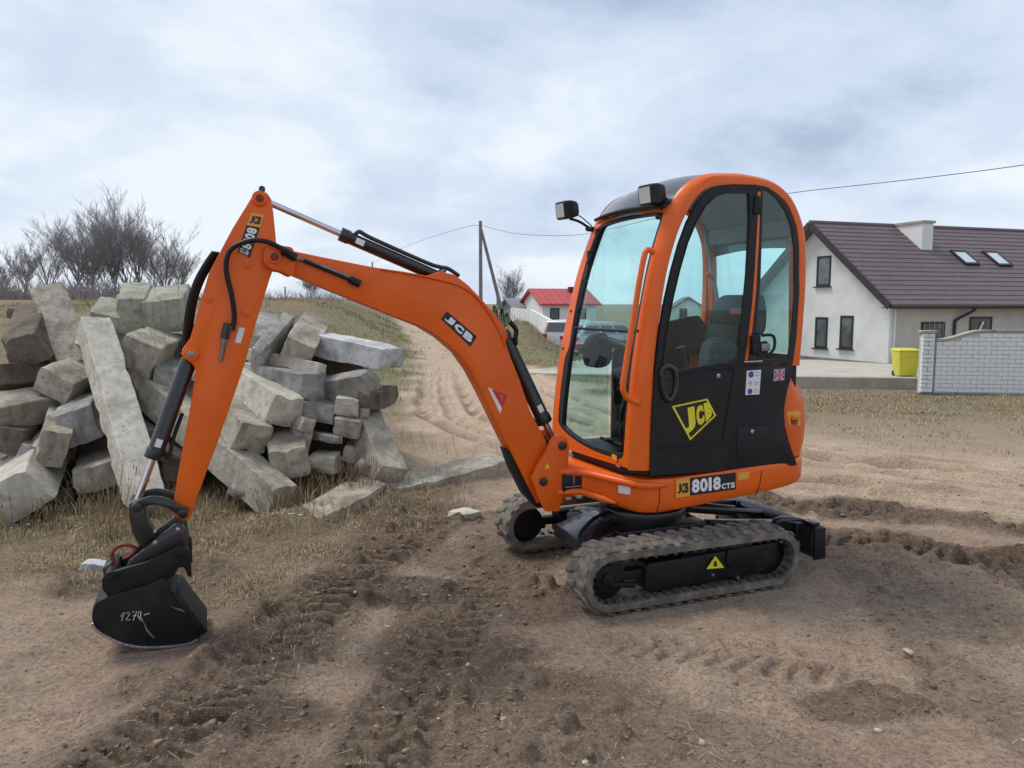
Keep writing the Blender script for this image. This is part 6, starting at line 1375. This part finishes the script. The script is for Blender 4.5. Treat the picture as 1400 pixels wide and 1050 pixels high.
# terrace, low wall, bin
TY = 19.6; tz = at(1180, 517, TY).z
ta, tb = at(1060, 513, TY+.5), at(1268, 517, TY); tdir = Vector((tb.x-ta.x, tb.y-ta.y, 0)).normalized(); tn = Vector((-tdir.y, tdir.x, 0))
t0 = Vector((ta.x-6, ta.y-tdir.y/tdir.x*6, 0))
tl = (Vector((tb.x, tb.y, 0))-t0).length
def tp(l, g, z): return t0+tdir*l+tn*g+Vector((0, 0, z))
w = MB(); hprism(w, [tp(0, 0, tz-1.1), tp(0, .28, tz-1.1), tp(0, .28, tz), tp(0, 0, tz)], tdir*tl); LW = w.build('low_wall', M['cement'], None, 0, .02); tag(LW, 'low cement retaining wall along the front of the house terrace', 'wall')
w = MB(); w.add([tp(-1, .281, tz-.02), tp(tl+6, .281, tz-.02), tp(tl+9, 12, HB+.05), tp(-1, 12, HB+.05)], [(0, 1, 2, 3)]); w.add([tp(-1, .281, tz-1.2), tp(tl+6, .281, tz-1.2), tp(tl+9, 12, HB-1.2), tp(-1, 12, HB-1.2)], [(3, 2, 1, 0)])
w.f += [(0, 4, 5, 1), (1, 5, 6, 2), (2, 6, 7, 3), (3, 7, 4, 0)]; tag(w.build('terrace', M['paving'], None, 0), kind='structure')
for kx in (1092, 1170):
    pass
bc = at(1237.5, 515, 20.6); BN = empty('wheelie_bin', (bc.x-.02, bc.y, tz-.05), R(-6)); tag(BN, 'yellow plastic waste bin on the terrace against the white brick pillar', 'bin')
w = MB(); w.loft([[(sx*hx, sy*hy, z) for sx, sy in ((-1, -1), (1, -1), (1, 1), (-1, 1))] for z, hx, hy in ((.04, .225, .24), (.62, .265, .29), (.66, .275, .30), (.68, .275, .30))]); w.build('bin_body', M['bin'], BN, 30, .02)
w = MB(); w.loft([[(sx*hx, sy*hy, z) for sx, sy in ((-1, -1), (1, -1), (1, 1), (-1, 1))] for z, hx, hy in ((.684, .29, .32), (.715, .29, .32), (.75, .25, .28))]); w.build('lid', M['bin'], BN, 30, .015)
w = MB(); w.tube([(-.24, .33, .70), (.24, .33, .70)], .018, 8); w.build('handle', M['bin'], BN, 40)
for s_ in (1, -1):
    w = MB(); w.cyl((s_*.19, .2, .075), (s_*.235, .2, .075), .075, 14); w.build('wheel', M['frame_dark'], BN, 30)
# white brick wall with pillar
WY = 18.0; wa = at(1277, 536, WY); WD = Vector((math.cos(R(-9)), math.sin(R(-9)), 0)); WN = Vector((-WD.y, WD.x, 0))
wb = wa.z; BWL = empty('brick_wall', (wa.x, wa.y, wb)); tag(BWL, 'white brick garden wall with curved top and pillar beside the yellow bin', 'wall')
CH_, BL_, GAP = .0985, .262, .012; NCO = 15; WL = 4.3
topz = lambda l: 1.20+.22*float(sstep(.05, 1.0, np.array(l)))
w = MB()
prof = [(0, -.25)]+[(WL, -.25), (WL, topz(9)-.015)]+[(l, topz(l)-.015) for l in (1.2, 1.0, .8, .6, .4, .2, .0)]
hprism(w, [WD*l+WN*.012+Vector((0, 0, z)) for l, z in prof], WN*.20); w.build('wall_core', M['mortar'], BWL, 0)
w = MB(); hprism(w, [WD*-.36-WN*.06+Vector((0, 0, -.6)), WD*WL-WN*.06+Vector((0, 0, -.6)), WD*WL-WN*.06+Vector((0, 0, -.02)), WD*-.36-WN*.06+Vector((0, 0, -.02))], WN*.32); w.build('plinth', M['plinth'], BWL, 0, .01)
bmeshes = []
for k in range(4):
    mb = MB(); r_ = random.Random(k); L_, h_ = (BL_-GAP), (CH_-GAP); d_ = .11
    mb.box((0, 0, 0), (L_*r_.uniform(.985, 1), d_, h_*r_.uniform(.97, 1))); o = mb.build('brick', M['silicate'], None, 25, .006, 1); bmeshes.append(o.data); bpy.data.objects.remove(o)
hb = MB(); hb.box((0, 0, 0), ((BL_-GAP)/2-.004, .11, CH_-GAP)); o = hb.build('brick', M['silicate'], None, 25, .006, 1); half_b = o.data; bpy.data.objects.remove(o)
wrot = math.atan2(WD.y, WD.x)
def lay(me, l, g, z):
    o = bpy.data.objects.new('brick', me); COL.objects.link(o); o.parent = BWL; o.location = WD*l+WN*(g+random.uniform(-.004, .004))+Vector((0, 0, z)); o.rotation_euler = (0, random.uniform(-.006, .006), wrot+random.uniform(-.01, .01))
for c in range(NCO):
    z = .0+CH_*(c+.5); l = (.5*BL_ if c % 2 == 0 else 0.25*BL_)
    if c % 2: 
        if z+CH_/2 < topz(.05): lay(half_b, .25*BL_, .05, z)
        l = BL_
    while l < WL-.1:
        if z+CH_*.42 < topz(l-.1): lay(random.choice(bmeshes), l, .05, z)
        l += BL_
w = MB(); cap_ = [(l, topz(l)-.006) for l in np.linspace(-.0, 1.3, 14)]+[(WL, topz(9)-.006)]
for (la, za), (lb, zb2) in zip(cap_[:-1], cap_[1:]):
    hprism(w, [WD*la-WN*.03+Vector((0, 0, za)), WD*lb-WN*.03+Vector((0, 0, zb2)), WD*lb-WN*.03+Vector((0, 0, zb2+.045)), WD*la-WN*.03+Vector((0, 0, za+.045))], WN*.27)
w.build('coping', M['cement'], BWL, 30)
for c in range(14):
    z = CH_*(c+.5)-.0
    if c % 2 == 0: lay(random.choice(bmeshes), -.20, -.03, z)
    else: lay(half_b, -.20-.067, -.03, z); lay(half_b, -.20+.067, -.03, z)
w = MB(); hprism(w, [WD*-.315+WN*-.02+Vector((0, 0, -.02)), WD*-.085+WN*-.02+Vector((0, 0, -.02)), WD*-.085+WN*-.02+Vector((0, 0, 1.36)), WD*-.315+WN*-.02+Vector((0, 0, 1.36))], WN*.2); w.build('pillar_core', M['mortar'], BWL, 0)
w = MB(); hprism(w, [WD*-.37+WN*-.12+Vector((0, 0, 1.385)), WD*-.03+WN*-.12+Vector((0, 0, 1.385)), WD*-.03+WN*-.12+Vector((0, 0, 1.44)), WD*-.37+WN*-.12+Vector((0, 0, 1.44))], WN*.34); w.build('pillar_cap', M['cement'], BWL, 0, .008)

# ------------------------------------------------------------------ red roofed house, wall and parked cars far off, seen past and through the cab
M['red_roof'] = mat('red_metal_roof', (.50, .075, .075), .5, c2=(.44, .065, .068), scale=1)
M['grey_wall'] = mat('grey_render', (.26, .27, .28), .9)
def simple_house(name, label, P0, ang, length, width, eave, ridge, wall, roof, wins, chim=None, cat='house'):
    """P0: near ground corner; long side runs along ang, gable runs back"""
    root = empty(name, P0); tag(root, label, cat); d = Vector((math.cos(ang), math.sin(ang), 0)); g = Vector((-math.sin(ang), math.cos(ang), 0)); Z = lambda z: Vector((0, 0, z))
    w = MB(); hprism(w, [Z(-1), g*width+Z(-1), g*width+Z(eave), g*width/2+Z(ridge), Z(eave)], d*length); WLL = w.build('wall', wall, root, 0)
    for s_ in (0, 1):
        w = MB(); e_ = .4; sl_ = (ridge-eave)/(width/2)
        a = (-g*e_+Z(eave-e_*sl_+.02)) if s_ == 0 else (g*(width+e_)+Z(eave-e_*sl_+.02)); b = g*width/2+Z(ridge+.02)
        hprism(w, [a-d*.4, b-d*.4, b-d*.4+Z(.16), a-d*.4+Z(.16)], d*(length+.8)); RO = w.build('roof_slope', roof, root, 0)
        if s_ == 0:
            nr_ = int(length/.7)
            for k in range(nr_):
                w = MB(); w.bar(a+d*(k*.7)+Z(.165), b+d*(k*.7)+Z(.165), .07, .05, (0, 0, 1)); w.build('roof_seam', roof, RO, 0)
    for (side, u, z, ww, hh, kind) in wins:
        ax, out, o0 = (d, -g, Vector()) if side == 'l' else (g, -d, Vector())
        w = MB(); p = ax*u+Z(z); hprism(w, [p-out*.05, p+ax*ww-out*.05, p+ax*ww+Z(hh)-out*.05, p+Z(hh)-out*.05], out*.10); f = w.build(kind, M['frame_dark'], root, 0)
        w = MB(); p = ax*(u+.1)+Z(z+.1); hprism(w, [p+out*.03, p+ax*(ww-.2)+out*.03, p+ax*(ww-.2)+Z(hh-.2)+out*.03, p+Z(hh-.2)+out*.03], out*.03); w.build('pane', M['pane'], f, 0)
    if chim:
        w = MB(); c = d*chim[0]+g*chim[1]; hprism(w, [c+Z(ridge-1), c+g*.7+Z(ridge-1), c+g*.7+Z(chim[2]), c+Z(chim[2])], d*.7); w.build('chimney', M['brown_trim'], root, 0, .02)
    return root
RY = 72; rp_ = at(742, 456, RY)
simple_house('house', 'white house with a red metal roof far off between boom and cab', rp_, R(13), 5.2, 8.0, at(742, 416, RY).z-rp_.z, at(715, 397, RY+4).z-rp_.z, M['white_wall'], M['red_roof'],
             [('l', .7, .95, .9, 1.4, 'window'), ('l', 3.2, .95, 1.0, 1.4, 'window'), ('g', 2.6, .1, 1.6, 1.9, 'door'), ('g', 5.6, 1.0, .8, 1.1, 'window')], (3.4, 2.6, at(766, 392, RY+3).z-rp_.z))
sp0 = at(704, 448, RY+6)
simple_house('shed', 'dark grey shed joined to the left of the red roofed house', sp0, R(20), 1.2, 4.0, 2.0, 2.8, M['grey_wall'], M['grey_wall'], [], None, 'shed')
gp0 = at(966, 446, 92)
simple_house('house', 'small pale house with a dark gable window seen through the cab door', gp0, R(84), 6.0, 4.3, 1.9, 3.3, M['white_wall'], M['tile'], [('g', 2.3, .9, .9, 1.2, 'window')])
wl = [at(698, 444, 66), at(725, 448, 62), at(752, 470, 48)]
w = MB()
for a, b in zip(wl[:-1], wl[1:]):
    d_ = (b-a); d_.z = 0; n_ = Vector((-d_.y, d_.x, 0)).normalized()*.2; h = 1.45
    w.add([a-Vector((0, 0, 1)), b-Vector((0, 0, 1)), b-Vector((0, 0, 1))+n_, a-Vector((0, 0, 1))+n_, a+Vector((0, 0, h)), b+Vector((0, 0, h)), b+Vector((0, 0, h))+n_, a+Vector((0, 0, h))+n_], [(3, 2, 1, 0), (4, 5, 6, 7), (0, 1, 5, 4), (1, 2, 6, 5), (2, 3, 7, 6), (3, 0, 4, 7)])
tag(w.build('garden_wall', M['white_wall'], None, 0), 'low white garden wall in front of the red roofed house', 'wall')

M['tyre'] = mat('tyre', (.018, .018, .019), .85); M['rim'] = mat('wheel_rim', (.35, .36, .38), .35, .7)
M['tail_lamp'] = mat('tail_lamp', (.42, .02, .02), .2); M['head_lamp'] = mat('head_lamp', (.6, .62, .64), .1)
M['car_glass'] = mat('car_glass', (.03, .04, .045), .05, spec=1)
def car(name, label, loc, rz, L_, wd, hgt, paint, van=False):
    root = empty(name, loc, rz); tag(root, label, 'van' if van else 'car', 'vehicles parked beyond the cab')
    lo, belt = .22, (.95 if not van else 1.12); h2 = L_/2
    if van: low = [(-h2, .35), (-h2, belt), (h2*.55, belt), (h2*.96, belt-.18), (h2, .62), (h2, .30)]; top = [(-h2+.02, belt), (-h2+.10, hgt-.06), (-h2+.25, hgt), (h2*.30, hgt), (h2*.42, hgt-.08), (h2*.72, belt)]
    else: low = [(-h2, .38), (-h2+.03, .82), (-h2+.08, belt), (h2*.48, belt), (h2*.92, belt-.20), (h2, .62), (h2, .30)]; top = [(-h2+.10, belt), (-h2+.42, hgt-.10), (-h2+.75, hgt), (h2*.02, hgt-.01), (h2*.16, hgt-.10), (h2*.56, belt)]
    def sect(poly, y0, y1, inset): 
        n = len(poly); mid = [sum(p[0] for p in poly)/n, 0]
        return poly
    mb = MB(); arches = []
    b = [(-h2+.02, lo)]+low+[(h2-.05, lo)]
    for xw in (h2*.62, -h2*.60):
        pass
    rings = []
    for y, k, dz in ((-wd/2, .97, .03), (-wd/2+.06, 1, 0), (wd/2-.06, 1, 0), (wd/2, .97, .03)): rings.append([(x*k, y, z+(dz if z < .5 else -dz*.6)) for x, z in b])
    mb.loft(rings); mb.build('body', paint, root, 40, .03)
    c = MB(); c.loft([[(x, y*q, z) for x, z in top] for y, q in ((-wd/2+.05, 1), (wd/2-.05, 1))])
    v = c.v
    for p in v:
        t = (p.z-belt)/(hgt-belt); p.y *= 1-.13*t
    cab_ = c.build('cabin', paint, root, 40, .04)
    def side(t0, t1, s_):
        w = MB(); 
        pts = []
        xl = lambda z: np.interp(z, [belt, hgt-.1], [top[0][0]+.12, top[1][0]+.16]); xr = lambda z: np.interp(z, [belt, hgt-.1], [top[-1][0]-.12, top[-2][0]-.04])
        for z, a in ((belt+.05, t0), (belt+.05, t1), (hgt-.14, t1), (hgt-.14, t0)): 
            x = xl(z)*(1-a)+xr(z)*a; tt = (z-belt)/(hgt-belt); pts.append(Vector((x, s_*((wd/2-.05)*(1-.13*tt)+.006), z)))
        w.add(pts+[p-Vector((0, s_*.02, 0)) for p in pts], [(0, 1, 2, 3), (7, 6, 5, 4), (0, 4, 5, 1), (1, 5, 6, 2), (2, 6, 7, 3), (3, 7, 4, 0)]); w.build('window', M['car_glass'], root, 0)
    for s_ in (1, -1):
        if not van: side(0.0, .30, s_)
        side(.34, .62, s_); side(.66, .98, s_)
    for (pa, pb, nm) in ((top[0], top[1], 'rear_window'), (top[-1], top[-2], 'windscreen')):
        a, b_ = Vector((pa[0], 0, pa[1])), Vector((pb[0], 0, pb[1])); d = b_-a; n_ = Vector((-d.z, 0, d.x)).normalized()
        if (nm == 'rear_window') == (n_.x > 0): n_ = -n_
        P = []
        for t, k in ((.12, .40), (.92, .35)):
            for s_ in (-1, 1): P.append(a+d*t+Vector((0, s_*wd*k, 0))+n_*.006)
        w = MB(); w.add([P[0], P[1], P[3], P[2]]+[p-n_*.02 for p in (P[0], P[1], P[3], P[2])], [(0, 1, 2, 3), (7, 6, 5, 4), (0, 4, 5, 1), (1, 5, 6, 2), (2, 6, 7, 3), (3, 7, 4, 0)]); w.build(nm, M['car_glass'], root, 0)
    for s_ in (1, -1):
        for xw in (h2*.62, -h2*.60):
            w = MB(); w.cyl((xw, s_*(wd/2-.20), .31), (xw, s_*(wd/2+.012), .31), .31, 20); wh = w.build('wheel', M['tyre'], root, 30, .02)
            w = MB(); w.cyl((xw, s_*(wd/2-.0), .31), (xw, s_*(wd/2+.02), .31), .19, 14); w.build('rim', M['rim'], wh, 30)
        w = MB(); w.box((-h2+.035, s_*(wd/2-.14), .80 if not van else .95), (.09, .22, .16 if not van else .3)); w.build('tail_light', M['tail_lamp'], root, 30, .02)
        w = MB(); w.box((h2-.10, s_*(wd/2-.2), .66), (.16, .30, .13)); w.build('headlight', M['head_lamp'], root, 30, .03)
        w = MB(); w.box((top[-1][0]-.25, s_*(wd/2+.07), belt+.06), (.08, .16, .12)); w.build('mirror', paint, root, 30, .02)
    w = MB(); w.box((-h2-.005, 0, .62), (.02, .5, .11)); w.build('number_plate', M['white'], root, 0)
    return root
M['silver'] = mat('silver_car_paint', (.42, .44, .46), .3, .4, coat=.6); M['van_white'] = mat('white_van_paint', (.66, .66, .66), .35, coat=.4); M['blue_grey'] = mat('blue_grey_car_paint', (.10, .14, .19), .3, .3, coat=.6)
def gp(px, py, Y): p = at(px, py, Y); return (p.x, p.y, p.z)
car('parked_car', 'silver hatchback parked beyond the excavator, seen through the windscreen', gp(832, 486, 34), R(24), 4.0, 1.70, 1.48, M['silver'])
car('parked_van', 'white van parked left of the silver hatchback, partly behind the cab pillar', gp(782, 485, 38), R(66), 3.6, 1.72, 1.72, M['van_white'], True)
car('parked_car', 'dark blue grey car parked below the pale house, seen through the door glass', gp(922, 490, 34), R(75), 4.2, 1.74, 1.50, M['blue_grey'])

# ------------------------------------------------------------------ utility poles and wires
M['pole'] = mat('weathered_pole', (.24, .235, .235), .9, c2=(.17, .165, .165), scale=2)
def pole(label, px, py_top, Y, r, brace=None, cat='utility pole', arm=True):
    x = (px-700)/F*Y; z0 = bz(x, Y)-.3; z1 = at(px, py_top, Y).z; root = empty('utility_pole', (x, Y, z0)); tag(root, label, cat, 'utility poles')
    w = MB(); w.tube([(0, 0, 0), (0, 0, z1-z0)], [r, r*.75], 12); w.build('pole', M['pole'], root, 40)
    if brace:
        b0 = Vector((x, Y, at(px, brace[0], Y).z)); p1 = (brace[1]-700)/F*Y; w = MB(); w.tube([b0-Vector((x-.04, Y, z0)), Vector((p1, Y, bz(p1, Y)-.3))-Vector((x, Y, z0))], [r*.7, r*.95], 12); w.build('brace', M['pole'], root, 40)
    if arm:
        w = MB(); w.cyl((-.12, 0, z1-z0-.12), (.12, 0, z1-z0-.12), .03, 8); w.build('insulator', M['white'], root, 40)
    return Vector((x, Y, z1))
PT = pole('tall grey utility pole with a leaning brace, between boom and cab', 657.5, 302, 58, .16, (313, 695))
pole('thin distant pole right of the brace foot', 680, 392, 110, .14, None)
pole('thin distant pole whose tip shows above the middle of the boom', 511, 358, 120, .14, None)
pole('thin distant pole seen between dipper arm and boom', 392, 392, 120, .12, None)
def wire(label, pts, r):
    P = crom([tuple(at(*p)) for p in pts], 10); w = MB(); w.tube(P, r, 5); o = w.build('wire', M['hose'], None, 60); tag(o, label, 'wire', 'overhead wires'); return o
wire('black overhead wire crossing the sky from the pole to the upper right', [(657.5, 308, 58), (700, 318.5, 53), (750, 322, 49), (795, 320.5, 46), (845, 310.5, 43), (890, 300, 41), (985, 281, 37), (1085, 263.5, 33.5), (1240, 246, 29), (1400, 225.5, 25), (1700, 180, 20), (2500, 60, 15), (4200, -200, 10)], .013)
wire('faint overhead wire running left from the pole over the boom', [(657.5, 308, 58), (630, 312, 66), (560, 335, 90), (511, 359, 120)], .016)
